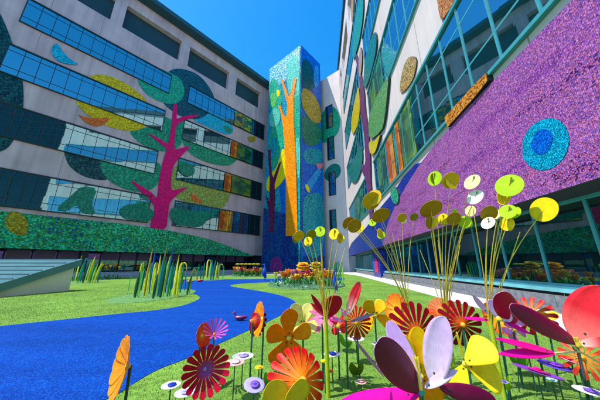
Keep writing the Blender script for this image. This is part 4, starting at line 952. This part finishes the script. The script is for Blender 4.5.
for a in [(171, 386.5, .14, 9, WHI, BLU, 'white lily disc with blue middle just left of the crimson daisy'),
          (185, 394, .13, 10, WHI, LAV, 'white lily disc overlapping the lower edge of the crimson daisy'),
          (243, 357, .17, 10.5, WHI, LAV, 'lilac white lily disc right of the crimson daisy'),
          (235, 363.5, .18, 9.5, PNK2, WHI, 'pink lily disc with white middle touching the crimson daisy'),
          (254, 386, .15, 10.5, LAV, VIO, 'violet blue lily disc left of the golden petals', .25, .15),
          (332, 355, .18, 8.2, WHI, BLU, 'white lily disc with blue middle left of the tall teal stem'),
          (339, 330.5, .17, 7.6, WHI, PURP, 'white lily disc nearest below the tall coral petal'),
          (356, 339.5, .165, 8.2, WHI, BLU, 'white lily disc under the small striped daisy'),
          (381, 345, .17, 8.5, WHI, LAV, 'white lily disc half hidden by the maroon magnolia petal'),
          (259, 368.5, .13, 4.2, YEL, HUBY, 'small yellow lily disc below the orange sideways bloom'),
          (324.5, 362, .16, 4.0, YEL, HUBY, 'small yellow lily disc beside the leftmost stalk'),
          (329, 372, .10, 4.6, ORG, HUBO, 'small orange lily disc low beside the leftmost stalk'),
          (361, 383, .05, 5.4, PNK2, PNK2, 'small salmon pink lily disc near the ground at the foot of striped daisy'),
          (537, 372.5, .20, 19, PURP, MAGN, 'large purple lily disc with magenta middle at lower right', -.05, .22),
          (555, 366.5, .20, 13, IND, PURP, 'indigo lily disc right of the large purple one', .05, .1),
          (552, 381, .14, 4.2, CYP, CYP, 'tiny pale cyan disc under the large purple lily disc'),
          (591, 393, .16, 13, WHI, VIO, 'white lily disc with violet middle in the lower right corner', .0, .1),
          (528, 354, .20, 8.5, LAV, LAV, 'lavender lily disc under the magenta leaves'),
          (571, 361.5, .24, 7.5, PINK, MAGN, 'pink lily disc beside the dark stem of the coral magnolia', .1, .2),
          (504, 383, .12, 4.0, LAV, VIO, 'small lavender disc left of the large purple lily disc')]:
    lily(*a)
# ---- folded green sprouts
def sprout(px, py, gx, gy, w_h, tips, mat, label):
    f = ground(gx, gy); w = (f - CAMP).dot(Vector((0, cos(PITCH), sin(PITCH))))
    e = thing('leaf_sprout', label, 'leaf sculpture', f)
    for (x, y, wp, s_) in tips:
        B = at(px, py, w); T = at(x, y, w - .02)
        petal_to(e, f, B, T, sz(wp, w), 'oval', mat, view_axis(B, .2, s_), .5, 0, name='leaf')
    g = MB(); g.tube([Vector((0, 0, -.003)), at(px, py, w) - f], .003, 6); g.build('stem', STEM, e)
sprout(346, 347, 347, 362, 0, [(341, 334, 7, -.6), (352, 342, 7, .5)], LEAF, 'bright green folded leaf between two white lily discs')
sprout(357, 375, 357, 384, 0, [(351, 363, 9, -.3), (361, 362, 8, .6)], OLV, 'olive green folded leaf beside the stem of striped daisy')
sprout(518, 367, 519, 392, 0, [(513, 354, 9, -.7), (524, 354, 10, .5)], LEAF, 'bright green folded bud under the magenta leaves')
sprout(268, 385, 268, 398, 0, [(266, 372, 6, -.3), (273, 376, 6, .5)], LEAF, 'light green folded leaf left of the large red daisy')
sprout(508, 391, 508, 402, 0, [(509, 376, 4, -.3), (506, 380, 4, .5)], LIME, 'pale lime folded leaf left of the large purple disc')

# ---- fans of yellow rods with round paddles
def dframe(P, Nn): return frame(P, Nn.cross(Vector((0, 0, 1))), Nn)
def disc_mesh(r, M, mat, e):
    g = MB(); g.lathe([(.0005, -.0012), (r, -.0012), (r, .0012), (.0005, .0012)], 32, 0, M)
    me = g.mesh('paddle', mat); ul = me.uv_layers.new(name='UVMap'); me.polygons.foreach_set('use_smooth', [False] * len(me.polygons))
    return link('paddle', me, e)
def fan(bx, by, w, heads, label, bare=()):
    T = at(bx, by, w); f = Vector((T.x + .005, T.y + .01, 0))
    e = thing('paddle_fan', label, 'flower sculpture', f)
    g = MB(); h = T.z
    g.tube([Vector((0, 0, -.004)), Vector((-.002, -.004, h * .5)), T - f], .0125, 14)
    for zz in (.45, .8):
        c = Vector((0, 0, h * zz)); g.tube([c - Vector((0, 0, .004)), c + Vector((0, 0, .004))], .0142, 14)
    g.build('stalk', BAMB, e)
    for i, q in enumerate(heads):
        px, py, dw, rp, mat, kind = q[:6]
        H = at(px, py, w + dw); r = sz(rp, w + dw); a = 2 * pi * i / len(heads)
        b = T - f + Vector((cos(a) * .009, sin(a) * .009, -.03)); t = H - f
        d = t - b; side = Vector((d.x, d.y, 0)) * .5
        mid = b + d * .5 - side * .55; top = t - d.normalized() * r * .3
        pts = []
        for k in range(9):
            s = k / 8; pts.append(b * (1 - s) ** 2 + mid * 2 * s * (1 - s) + top * s * s)
        g = MB(); g.tube(pts, [.0033 - .0012 * k / 8 for k in range(9)], 6); rod = g.build('rod', RODY, e)
        # orientation of the paddles: lit = tipped up to the sun, dim = tipped down, edge = nearly flat
        n1 = {'lit': view_axis(H, .28, -.6), 'dim': view_axis(H, -.55, .55), 'flat': view_axis(H, -1.25, .6), 'side': view_axis(H, -.1, 1.6), 'flatlit': view_axis(H, .62, -.55), 'face': view_axis(H, .35, -.2)}[kind]
        M = dframe(H - f, n1); disc_mesh(r, M, mat, e)
        if len(q) > 6:      # second paddle crossing the first
            dx, dy, r2, m2_, k2 = q[6]
            H2 = at(px + dx, py + dy, w + dw + .012); n2 = {'lit': view_axis(H2, .5, -.6), 'dim': view_axis(H2, -.5, .9), 'side': view_axis(H2, .2, 1.4), 'face': view_axis(H2, .2, -.3)}[k2]
            disc_mesh(sz(r2, w + dw), dframe(H2 - f, n2), m2_, e)
        g = MB(); dd = (pts[-1] - pts[-2]).normalized(); g.tube([pts[-1] - dd * .004, t + dd * r * .75], .0022, 6); g.tube([t + dd * r * .5, t + dd * r * .75], .005, 6); g.build('clip', plain_clip, e)
    for (px, py, dw) in bare:
        g = MB(); b = T - f; t = at(px, py, w + dw) - f; g.tube([b - Vector((0, 0, .03)), (b + t) / 2 + Vector((.004, 0, 0)), t], .0024, 6); g.build('rod', RODY, e)
plain_clip = plain('clip_gold', (.35, .25, .04), .4)
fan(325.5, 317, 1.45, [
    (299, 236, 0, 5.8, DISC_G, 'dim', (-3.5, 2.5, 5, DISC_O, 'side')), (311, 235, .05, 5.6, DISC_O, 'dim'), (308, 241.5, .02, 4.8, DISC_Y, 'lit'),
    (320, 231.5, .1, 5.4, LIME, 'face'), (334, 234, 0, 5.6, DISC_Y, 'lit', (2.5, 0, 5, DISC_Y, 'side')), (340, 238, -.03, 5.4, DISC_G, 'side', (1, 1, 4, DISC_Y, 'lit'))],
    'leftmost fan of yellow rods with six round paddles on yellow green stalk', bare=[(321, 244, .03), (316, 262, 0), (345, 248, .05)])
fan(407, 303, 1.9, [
    (371.5, 201, -.1, 9.5, DISC_G, 'dim', (2, -3, 9, DISC_G, 'lit')), (381, 215.5, -.12, 9.5, DISC_SH, 'flat'), (349, 223.5, -.2, 7, DISC_SH, 'dim', (-2, 2, 4, DISC_P, 'lit')), (354.5, 226, -.25, 7.4, DISC_SH, 'dim'),
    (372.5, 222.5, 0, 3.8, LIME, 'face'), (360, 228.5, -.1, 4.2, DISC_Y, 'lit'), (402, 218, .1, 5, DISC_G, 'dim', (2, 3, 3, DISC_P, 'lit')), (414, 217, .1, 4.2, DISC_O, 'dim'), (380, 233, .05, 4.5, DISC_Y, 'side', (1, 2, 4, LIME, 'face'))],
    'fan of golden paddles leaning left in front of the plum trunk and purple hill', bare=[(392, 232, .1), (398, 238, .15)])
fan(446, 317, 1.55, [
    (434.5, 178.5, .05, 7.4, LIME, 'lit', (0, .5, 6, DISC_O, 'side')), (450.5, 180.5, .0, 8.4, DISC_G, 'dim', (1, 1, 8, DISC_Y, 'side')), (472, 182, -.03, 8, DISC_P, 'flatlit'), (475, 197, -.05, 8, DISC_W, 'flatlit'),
    (431, 209, .0, 11, DISC_SH, 'flat'), (430, 208, .04, 3, LIME, 'face'), (429.5, 222.5, .0, 6.6, DISC_SH, 'side', (3, 0, 6, DISC_Y, 'lit')), (443, 219, .02, 5.6, DISC_Y, 'lit', (0, 3, 4, LIME, 'side')),
    (454, 219, -.04, 7, DISC_SH, 'dim'), (455, 214, .05, 5.4, LIME, 'side'), (465, 222, 0, 6.4, LIME, 'lit', (4, 0, 5, LIME, 'side')), (470.5, 211, .03, 5.4, DISC_P, 'lit')],
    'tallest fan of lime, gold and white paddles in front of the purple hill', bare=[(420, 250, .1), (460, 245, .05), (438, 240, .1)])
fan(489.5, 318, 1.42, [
    (509, 185.5, -.05, 11.4, LIME, 'face'), (502, 197, .0, 7, DISC_Y, 'side', (2, 2, 6, DISC_Y, 'lit')), (508, 211.5, -.08, 7.2, LIME, 'face', (6, 1, 6.4, LIME, 'lit')), (489, 213.5, 0, 8, DISC_SH, 'dim', (8, 1, 5, DISC_P, 'lit')),
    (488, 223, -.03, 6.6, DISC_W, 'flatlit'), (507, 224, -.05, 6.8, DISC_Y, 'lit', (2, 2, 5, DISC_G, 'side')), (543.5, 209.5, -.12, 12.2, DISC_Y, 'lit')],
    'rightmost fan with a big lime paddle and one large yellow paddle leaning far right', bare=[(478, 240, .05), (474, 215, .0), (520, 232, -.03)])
# ---- little spray of cream shoots by the coral petal
f = at(569, 330, 1.35); e = thing('shoot_spray', 'small spray of cream pointed shoots beside the coral petal', 'flower sculpture', (f.x, f.y, 0))
stem(e, Vector((f.x, f.y, 0)), f)
for (x, y) in [(564, 294), (566, 304), (573, 303), (569, 300)]:
    petal_to(e, Vector((f.x, f.y, 0)), f, at(x, y, 1.35), .012, 'leaf', paint('cream_shoot_%d' % x, (.75, .62, .30)), view_axis(f, .3, -.3), .2, 0, name='shoot')

# ------------------------------------------------------------------ middle distance
def wdepth(P): return (P - CAMP).dot(Vector((0, cos(PITCH), sin(PITCH))))
B_DG = paint('reed_dark_green', (.01, .09, .05), (.01, .12, .06)); B_G = paint('reed_green', (.02, .28, .08), (.03, .32, .10))
B_T = paint('reed_teal', (.005, .18, .20), (.01, .24, .26)); B_L = paint('reed_lime', (.38, .58, .02), (.45, .62, .03))
B_Y = paint('reed_yellow', (.68, .62, .02), (.75, .66, .03)); B_O = paint('reed_ochre', (.40, .22, .02), (.45, .28, .04)); B_B = paint('reed_blue', (.01, .06, .35), (.015, .10, .42))
def blade(e, foot, P, h, wd, mat, arch=0.0, lean=(0, 0), yaw=0.0):
    """upright metal blade; arch>0 curls the top over"""
    vs = []; uv = []; n = 14; ca, sa = cos(yaw), sin(yaw); th = wd * .18
    pts = []
    for i in range(n + 1):
        t = i / n
        if arch:
            k = max(0, (t - .6) / .4); x = arch * (1 - cos(pi * k)) / 2; z = h * (min(t, .6) / .6 * .84) + h * .16 * sin(pi * min(k, 1)) * 1.0 - (h * .10 * k ** 3)
        else: x = 0; z = h * t
        pts.append(Vector((x + lean[0] * t * t, lean[1] * t * t, z)))
    f = []
    for i, p in enumerate(pts):
        t = i / n; hw = wd / 2 * (.75 + .5 * sin(pi * min(1, t * 1.1))) * sqrt(max(.02, 1 - t ** 5))
        d = (pts[min(n, i + 1)] - pts[max(0, i - 1)]).normalized(); s = Vector((ca, sa, 0)); s = (s - d * s.dot(d)).normalized(); q = d.cross(s)
        for (a, b) in [(-1, 0), (0, 1), (1, 0), (0, -1)]:
            vs.append(p + s * hw * a + q * th * b); uv.append((t, .5))
    for i in range(n):
        for k in range(4): f.append((i * 4 + k, i * 4 + (k + 1) % 4, i * 4 + 4 + (k + 1) % 4, i * 4 + 4 + k))
    f += [(3, 2, 1, 0), (n * 4, n * 4 + 1, n * 4 + 2, n * 4 + 3)]
    me = bpy.data.meshes.new('blade'); me.from_pydata([tuple(v) for v in vs], [], f); me.materials.append(mat)
    ul = me.uv_layers.new(name='UVMap'); li = np.zeros(len(me.loops), dtype=np.int32); me.loops.foreach_get('vertex_index', li); ul.data.foreach_set('uv', np.array(uv, dtype=np.float32)[li].ravel())
    return link('blade', me, e, Matrix.Translation(P - foot))
def reeds(c, rx, ry, items, label, arch_s=1.0):
    e = thing('reed_cluster', label, 'reed sculpture', c)
    g = MB(); g.lathe([(1, 0), (1, .004), (.97, .006), (.001, .006)], 40, 0, Matrix.Translation((0, 0, .002)), sx=rx, sy=ry); g.build('base_plate', plain('reed_base', (.11, .27, .07), .6, noise=.4, nscale=20), e)
    for (px, by, ty, wp, mat, arch, lean) in items:
        P = ground(px, by); w = wdepth(P); top = at(px, ty, w); d = w
        blade(e, c, P, top.z, sz(wp * 1.12, d), mat, sz(arch, d), (sz(lean, d), 0), random.uniform(-.7, .7))
    return e
main = [(127.6, 294, 271, 1.0, B_G, 0, 0), (134.5, 298, 271, 2.2, B_DG, 0, 1), (136.5, 297, 262.5, 1.8, B_L, 3, -1), (138.5, 298, 270, 2.0, B_G, 3, 0), (144, 296, 246, 1.6, B_O, 0, 1), (146, 297, 268, 2.0, B_L, 0, -1), (143, 295, 258, 1.4, B_Y, 0, 1),
        (149, 294, 248, 1.6, B_B, 0, -1), (150, 295, 262, 1.6, B_L, 4, 0), (153, 299, 273, 2.0, B_DG, 0, 1), (155, 296, 254, 2.0, B_Y, 0, -.5), (157.5, 297, 255, 2.2, B_T, 0, .5), (160, 298, 256, 2.6, B_DG, 0, 1), (162.5, 297, 255, 1.8, B_L, 0, 2),
        (158, 293, 246, 1.6, B_O, 0, 2), (165, 293, 248, 1.6, B_B, 0, 2), (167, 297, 262, 2.2, B_G, 0, 1), (169.5, 296, 259, 2.0, B_DG, 0, -1), (172.5, 297, 254, 2.2, B_Y, 0, 1), (174.5, 295, 262, 2.0, B_L, 0, 3), (176.5, 297, 262, 2.0, B_Y, 7, 0),
        (180, 293, 264, 1.6, B_G, 0, 0), (187, 295, 274, 1.6, B_DG, 0, 3), (189, 294, 269, 1.2, B_L, 3, 2), (140.5, 291, 264, 1.6, B_DG, 0, 1), (163.5, 290, 262, 1.6, B_G, 0, 0), (171, 290, 264, 1.4, B_T, 0, 1), (152, 290, 264, 1.6, B_Y, 0, 1), (147.5, 290, 262, 1.4, B_G, 3, 0), (184.5, 291, 270, 1.2, B_T, 0, -1)]
c = ground(158, 295); a = ground(128, 295); b_ = ground(158, 301)
reeds(c, abs(c.x - a.x), abs(c.y - b_.y) * 1.35, main, 'largest cluster of tall metal reeds, on a lawn tongue beside the blue ground')
rt = [(196.8, 279.6, 264, 1.0, B_G, 0, 1), (200.5, 279.8, 266, 1.2, B_T, 2, 0), (203, 279.6, 262, 1.2, B_G, 0, 0), (205.6, 280, 259.5, 1.6, B_Y, 4, 0), (208.5, 280, 260, 1.4, B_L, 0, 1), (210.5, 280.2, 259.5, 1.8, B_T, 0, 0), (213, 280, 260, 1.4, B_G, 0, 1), (215.4, 279.6, 261.5, 1.4, B_Y, 0, 1), (218.2, 279.6, 264, 1.4, B_L, 4, 0), (222.8, 279.4, 266, 1.1, B_G, 0, 0), (207, 278.4, 263, 1.2, B_DG, 0, 0), (217, 278.4, 262, 1.1, B_B, 0, 1)]
c = ground(209, 279.6); a = ground(194, 279.6)
reeds(c, abs(c.x - a.x), .8, rt, 'cluster of green and yellow metal reeds beyond the blue ground')
lf = [(74.5, 282.5, 255.5, 1.6, B_Y, 0, 1), (77.5, 283, 261, 1.6, B_G, 0, 2), (80, 282, 258, 1.4, B_T, 3, 0), (82.5, 283, 262, 1.6, B_DG, 0, 2), (84.5, 283, 260, 1.4, B_L, 0, 2), (87.5, 282.5, 256, 1.8, B_Y, 0, 2), (89.5, 283, 263, 1.6, B_G, 0, 1.5), (92, 282.5, 264, 1.6, B_L, 0, 2), (94.5, 283, 262, 1.5, B_Y, 0, 3.5), (97.5, 282.5, 266, 1.2, B_T, 0, 1), (72.5, 282, 262, 1.4, B_G, 0, 0), (85, 281, 257, 1.2, B_B, 0, 1)]
c = ground(85, 282.6); a = ground(69, 282.6)
reeds(c, abs(c.x - a.x), .8, lf, 'cluster of leaning lime and green metal reeds right behind the low roof at left')

# ---- low wedge shaped roof light at the left
sh = thing('low_wedge_hut', 'low wedge shaped hut with sloping teal metal roof on the lawn at left', 'hut', (-7.0, 6.7, 0))
o = Vector(sh.location); x0, x1 = -12.6, -6.87
yn, yf = 5.2, 7.45
def zr(y): return .37 + (y - 6.03) * (.86 - .37) / (7.39 - 6.03)
g = MB()
prof = [(yn, -.01), (yf, -.01), (yf, zr(yf) - .22), (yn, max(.0, zr(yn) - .22))]
vs = [(x, y, z) for x in (x0, x1) for y, z in prof]; vs = [Vector(v) - o for v in vs]
# right end leans like the photo: near end stands slightly further left
vs[4].x -= .42; vs[7].x -= .42
g.add(vs, [(0, 1, 2, 3), (7, 6, 5, 4), (0, 4, 5, 1), (1, 5, 6, 2), (2, 6, 7, 3), (3, 7, 4, 0)])
g.build('wall', plain('hut_render', (.62, .64, .58), .8, noise=.08, nscale=2), sh)
g = MB(); e_ = .10
pr = [(yn - .1, zr(yn - .1) - .2), (yf + e_, zr(yf + e_) - .2), (yf + e_, zr(yf + e_)), (yn - .1, zr(yn - .1))]
vs = [Vector((x, y, z)) - o for x in (x0 - .1, x1 + .1) for y, z in pr]; vs[4].x -= .45; vs[7].x -= .45
g.add(vs, [(0, 1, 2, 3), (7, 6, 5, 4), (0, 4, 5, 1), (1, 5, 6, 2), (2, 6, 7, 3), (3, 7, 4, 0)])
rf = g.build('roof', plain('hut_roof_metal', (.07, .20, .23), .35, noise=.25, nscale=1.5, coat=.2), sh)
f = MB()
for k in range(9):
    y = yn + .08 + k * .27
    vs = [Vector((x, yy, zz)) - o for x in (x0, x1 - .35 * (yf - y) / (yf - yn)) for yy, zz in ((y, zr(y) - .01), (y + .03, zr(y + .03) - .01), (y + .03, zr(y + .03) + .02), (y, zr(y) + .02))]
    f.add(vs, [(0, 1, 2, 3), (7, 6, 5, 4), (0, 4, 5, 1), (1, 5, 6, 2), (2, 6, 7, 3), (3, 7, 4, 0)])
f.build('roof_seam', plain('hut_seam', (.02, .07, .08), .4), rf)

# ---- birds cut and pressed from coloured metal
def duck(px, by, L, mat, label, flip=1, group=None):
    P = ground(px, by, .004); g = MB(); s = L * flip; k = L
    g.tube([Vector((-.5 * s, 0, .26 * k)), Vector((-.36 * s, 0, .20 * k)), Vector((-.1 * s, 0, .15 * k)), Vector((.2 * s, 0, .16 * k)), Vector((.36 * s, 0, .20 * k))], [.015 * k, .09 * k, .15 * k, .14 * k, .05 * k], 14)
    g.tube([Vector((.24 * s, 0, .18 * k)), Vector((.33 * s, 0, .30 * k)), Vector((.35 * s, 0, .40 * k)), Vector((.38 * s, 0, .46 * k))], [.08 * k, .05 * k, .045 * k, .04 * k], 12)
    g.tube([Vector((.32 * s, 0, .46 * k)), Vector((.38 * s, 0, .48 * k)), Vector((.46 * s, 0, .46 * k))], [.05 * k, .075 * k, .04 * k], 12)
    g.tube([Vector((.44 * s, 0, .46 * k)), Vector((.53 * s, 0, .44 * k)), Vector((.58 * s, 0, .44 * k))], [.035 * k, .03 * k, .008 * k], 10)
    o = thing('duck_sculpture', label, 'duck', P, 0, group)
    b = g.build('body', mat, o)
    w_ = MB()
    for sd_ in (-1, 1):
        w_.tube([Vector((.18 * s, sd_ * .135 * k, .19 * k)), Vector((-.05 * s, sd_ * .15 * k, .20 * k)), Vector((-.4 * s, sd_ * .09 * k, .26 * k))], [.03 * k, .055 * k, .008 * k], 8)
        w_.build('wing', mat, o); w_ = MB()
    return o
PLUM = plain('duck_plum', (.17, .01, .09), .4); DRED = plain('duck_red', (.6, .03, .02), .4); DORG = plain('duck_orange', (.7, .15, .02), .4)
duck(240, 320.5, .21, PLUM, 'plum coloured duck sitting alone on the blue ground in the middle', -1)
duck(189.5, 283, .34, DORG, 'orange red duck on the blue ground right beside the largest reed cluster', -1)
duck(199.6, 282, .36, DRED, 'red duck on the far part of the blue ground in front of reeds', -1)
duck(180, 284, .34, PLUM, 'dark plum duck between the reeds of the largest cluster', 1)
HB = plain('heron_blue', (.01, .055, .36), .35)
def heron(px, by, ty, fat, label, flip=1):
    P = ground(px, by); h = at(px, ty, wdepth(P)).z; k = h
    o = thing('heron_sculpture', label, 'heron', P); g = MB(); s = flip
    g.tube([Vector((0.05 * s * k, 0, .16 * k)), Vector((.03 * s * k, 0, .24 * k)), Vector((0, 0, .38 * k)), Vector((-.01 * s * k, 0, .54 * k)), Vector((0, 0, .66 * k)), Vector((.015 * s * k, 0, .76 * k)), Vector((.005 * s * k, 0, .86 * k)), Vector((-.01 * s * k, 0, .93 * k)), Vector((-.035 * s * k, 0, .955 * k)), Vector((-.08 * s * k, 0, .945 * k)), Vector((-.17 * s * k, 0, .91 * k))],
           [.02 * k, fat * .06 * k, fat * .115 * k, fat * .125 * k, fat * .085 * k, .05 * k, .04 * k, .045 * k, .05 * k, .028 * k, .004 * k], 14)
    for q in (-1, 1): g.tube([Vector((.0, q * .03 * k, .3 * k)), Vector((.015 * s * k, q * .03 * k, .15 * k)), Vector((.0, q * .03 * k, .01 * k)), Vector((-.05 * s * k, q * .035 * k, .0))], [.03 * k, .018 * k, .016 * k, .012 * k], 8)
    g.tube([Vector((.02 * s * k, 0, .42 * k)), Vector((.09 * s * k, 0, .2 * k)), Vector((.12 * s * k, 0, .08 * k))], [fat * .07 * k, fat * .05 * k, .01 * k], 10)
    g.build('body', HB, o); return o
heron(335, 293.5, 270.5, .9, 'tall cobalt blue heron standing on the lawn in front of the round flower bed', 1)
heron(264, 280.5, 263.5, 1.3, 'stout cobalt blue heron standing by the far edge of the blue ground near the tower', 1)

# ---- flower beds in the distance
TUL = {}
def tulip_mesh(L, W, mat):
    key = (round(L, 3), mat.name)
    if key not in TUL: TUL[key] = petal_mesh('petal', L, W, 'oval', mat, .5, -.12, nt=8, ns=4)
    return TUL[key]
T_O = paint('tulip_orange', (.88, .22, .01), (.90, .30, .02)); T_R = paint('tulip_red', (.75, .03, .03), (.8, .06, .03)); T_Y = paint('tulip_yellow', (.9, .62, .02), (.92, .7, .05)); T_P = paint('tulip_pink', (.85, .15, .35), (.88, .3, .45)); T_M = paint('tulip_plum', (.2, .02, .2), (.25, .03, .3)); T_G = paint('bed_leaf', (.03, .25, .06), (.10, .38, .05)); T_C = paint('tulip_cream', (.8, .7, .5), (.85, .75, .6))
def tulip(P, h, Lp, mat, label, group):
    e = thing('tulip_flower', label, 'flower', P, random.random() * 6, group)
    g = MB(); g.tube([Vector((0, 0, -.003)), Vector((.01, 0, h * .5)), Vector((0, 0, h))], .008, 6); g.build('stem', STEM, e)
    me = tulip_mesh(Lp, Lp * .62, mat)
    for k in range(5):
        a = 2 * pi * k / 5; rad = Vector((cos(a), sin(a), 0)); X = rad * .42 + Vector((0, 0, 1)); link('petal', me, e, frame(Vector((0, 0, h)) + rad * Lp * .05, X, Vector((0, 0, .42)) - rad))
    if 'leafed' not in group: pass
    lm = tulip_mesh(Lp * 1.1, Lp * .4, T_G)
    for k in range(2):
        a = k * pi + .5; rad = Vector((cos(a), sin(a), 0)); link('leaf', lm, e, frame(Vector((0, 0, h * .12)), rad * .5 + Vector((0, 0, 1)), Vector((0, 0, .5)) - rad))
    return e
def bed(c, rx, ry, spots, bedname, label, leafn):
    e = thing('flower_bed', label, 'flower bed', c)
    g = MB(); g.lathe([(1, 0), (1, .02), (.96, .03), (.001, .03)], 40, 0, Matrix.Translation((0, 0, .001)), sx=rx, sy=ry); g.build('base_plate', plain('bed_base_' + bedname.replace(' ', '_'), (.06, .16, .07), .7, noise=.6, nscale=15), e)
    m = MB(); rng = random.Random(5)
    for k in range(leafn):
        a = rng.random() * 6.28; q = sqrt(rng.random()); x = q * cos(a) * rx; y = q * sin(a) * ry; L = rng.uniform(.08, .2); b = rng.random() * 6.28; d = Vector((cos(b), sin(b), rng.uniform(.4, 1.4))).normalized(); s = Vector((-sin(b), cos(b), 0)) * L * .22
        p = Vector((x, y, .03)); m.add([p, p + d * L * .5 - s, p + d * L, p + d * L * .5 + s], [(0, 1, 2, 3)], 0 if rng.random() < .8 else 1)
    lo = m.build('ground_cover', [plain('cover_green', (.05, .26, .07), .5, noise=.4), plain('cover_white', (.6, .7, .72), .5)], e); lo['kind'] = 'stuff'
    cols = {'o': (T_O, 'orange'), 'r': (T_R, 'red'), 'y': (T_Y, 'yellow'), 'p': (T_P, 'pink'), 'm': (T_M, 'plum'), 'c': (T_C, 'cream')}
    for (px, ty, by, k, lp) in spots:
        P = ground(px, by); w = wdepth(P); Lp = sz(lp, w); h = max(.08, at(px, ty, w).z - Lp * .9)
        mt, nm = cols[k]; tulip(Vector((P.x, P.y, .02)), h - .02, Lp, mt, 'small %s metal tulip in the %s' % (nm, bedname), '%s tulips in the %s' % (nm, bedname))
rng = random.Random(11); sp = []
for (px, ty, k, lp) in [(275.5, 272, 'y', 4), (282, 271, 'o', 5), (285, 273, 'r', 4), (288, 271.5, 'o', 5.5), (292, 270, 'p', 4), (297, 274, 'y', 5), (295, 269, 'p', 4), (300, 270, 'p', 4), (303, 272, 'r', 4), (306, 274, 'o', 4.5), (311, 272, 'r', 4.5), (315, 270, 'o', 5), (319, 268, 'o', 6), (322, 272, 'r', 4.5), (325, 274, 'o', 5), (328, 270, 'y', 4.5), (331, 272, 'o', 5), (309, 276, 'y', 4), (316, 276, 'o', 4.5), (290, 277, 'c', 3.5), (301, 277, 'm', 3.5), (279, 276, 'p', 3.5), (321, 278, 'c', 3.5), (313, 278, 'r', 3.5), (333, 276, 'm', 3.5)]:
    sp.append((px, ty, rng.uniform(281.5, 287.5), k, lp))
for k_ in range(26): sp.append((rng.uniform(274, 332), rng.uniform(268.5, 276), rng.uniform(280.5, 288), 'oooryoporo'[k_ % 10], rng.uniform(4.5, 6)))
sp = [(a_, b2, c2, d2, e2 * 1.25) for a_, b2, c2, d2, e2 in sp]
c = ground(306, 284.5); a = ground(268, 284.5); b_ = ground(306, 289.5)
bed(c, abs(a.x - c.x), (c.y - b_.y) * 1.05, sp, 'round flower bed', 'round bed of small tulips on the lawn in front of the tower', 260)
sp = []
for k_, px in enumerate(np.linspace(234, 260, 22)):
    sp.append((float(px) + rng.uniform(-.4, .4), rng.uniform(266.5, 270), rng.uniform(275.6, 276.6), 'oroypormoypo'[k_ % 12], rng.uniform(4, 5.2)))
c = ground(247, 276.1); a = ground(231.5, 276.1)
bed(c, abs(a.x - c.x), 1.4, sp, 'far flower bed', 'far bed of orange and red flowers along the foot of the pinkish building', 120)
sp_l = [(99, 264, 280, 'y', 3), (104, 266, 279.5, 'o', 3), (108, 265, 279, 'y', 3), (113, 263.5, 279, 'o', 3), (117, 266, 279, 'y', 2.6)]
c = ground(107, 279.2); a = ground(97, 279.2)
bed(c, abs(a.x - c.x), .7, sp_l, 'left flower bed', 'small bed of yellow and orange flowers beside the leaning reeds at left', 70)
# domed chrysanthemum heads over the round bed
def mum(px, cy, by, rp, mat, label):
    P = ground(px, by); w = wdepth(P); C = at(px, cy, w); R = sz(rp, w)
    e = thing('dome_flower', label, 'flower sculpture', P); g = MB(); g.tube([Vector((0, 0, -.003)), C - P], .014, 8); g.build('stem', STEM, e)
    ax = Vector((.0, -.25, 1)).normalized()
    for (n, tl, f_, r0) in [(16, -.45, 1, 0), (14, .0, .9, .35), (12, .4, .75, .9), (8, .9, .5, .2)]: wheel(e, P, C, R * f_, n, R * .42, 'paddle', mat, ax, tl, r0, .15)
    return e
mum(303, 265.5, 284, 7.5, paint('dome_orange', (.9, .45, .01), (.92, .42, .01)), 'orange domed chrysanthemum head above the left half of the round bed')
mum(316, 265, 283.5, 7.0, paint('dome_ochre', (.6, .38, .02), (.66, .42, .02)), 'ochre domed chrysanthemum head above the right half of the round bed')
# teal reeds right of the round bed
c = ground(338, 281); a = ground(331, 281)
reeds(c, abs(a.x - c.x), .5, [(333, 281, 263, 1.2, B_G, 2, 0), (335, 281, 261, 1.2, B_T, 0, 1), (337, 281, 262, 1.2, B_G, 3, 0), (339, 281, 260, 1.3, B_T, 0, .5), (341, 281, 262, 1.2, B_G, 2, 0), (343, 281, 264, 1.1, B_L, 0, 1)], 'small cluster of teal green reeds at the right end of the round bed')
# row of low yellow umbels over the far bed
for px in (238, 242, 246, 250, 254, 258):
    P = ground(px, 276.4); w = wdepth(P); C = at(px, 264.5, w)
    e = thing('umbel_flower', 'flat topped yellow flower standing above the far flower bed', 'flower', P, 0, 'flat topped yellow flowers in the far bed'); g = MB(); g.tube([Vector((0, 0, -.003)), C - P], .012, 6); g.build('stem', STEM, e)
    g = MB(); g.lathe([(.002, -.05), (.16, .0), (.17, .03), (.10, .06), (.002, .07)], 14, 0, Matrix.Translation(C - P)); g.build('flower_head', plain('umbel_yellow_%d' % px, (.5, .42, .05), .6, noise=.5, nscale=30), e)
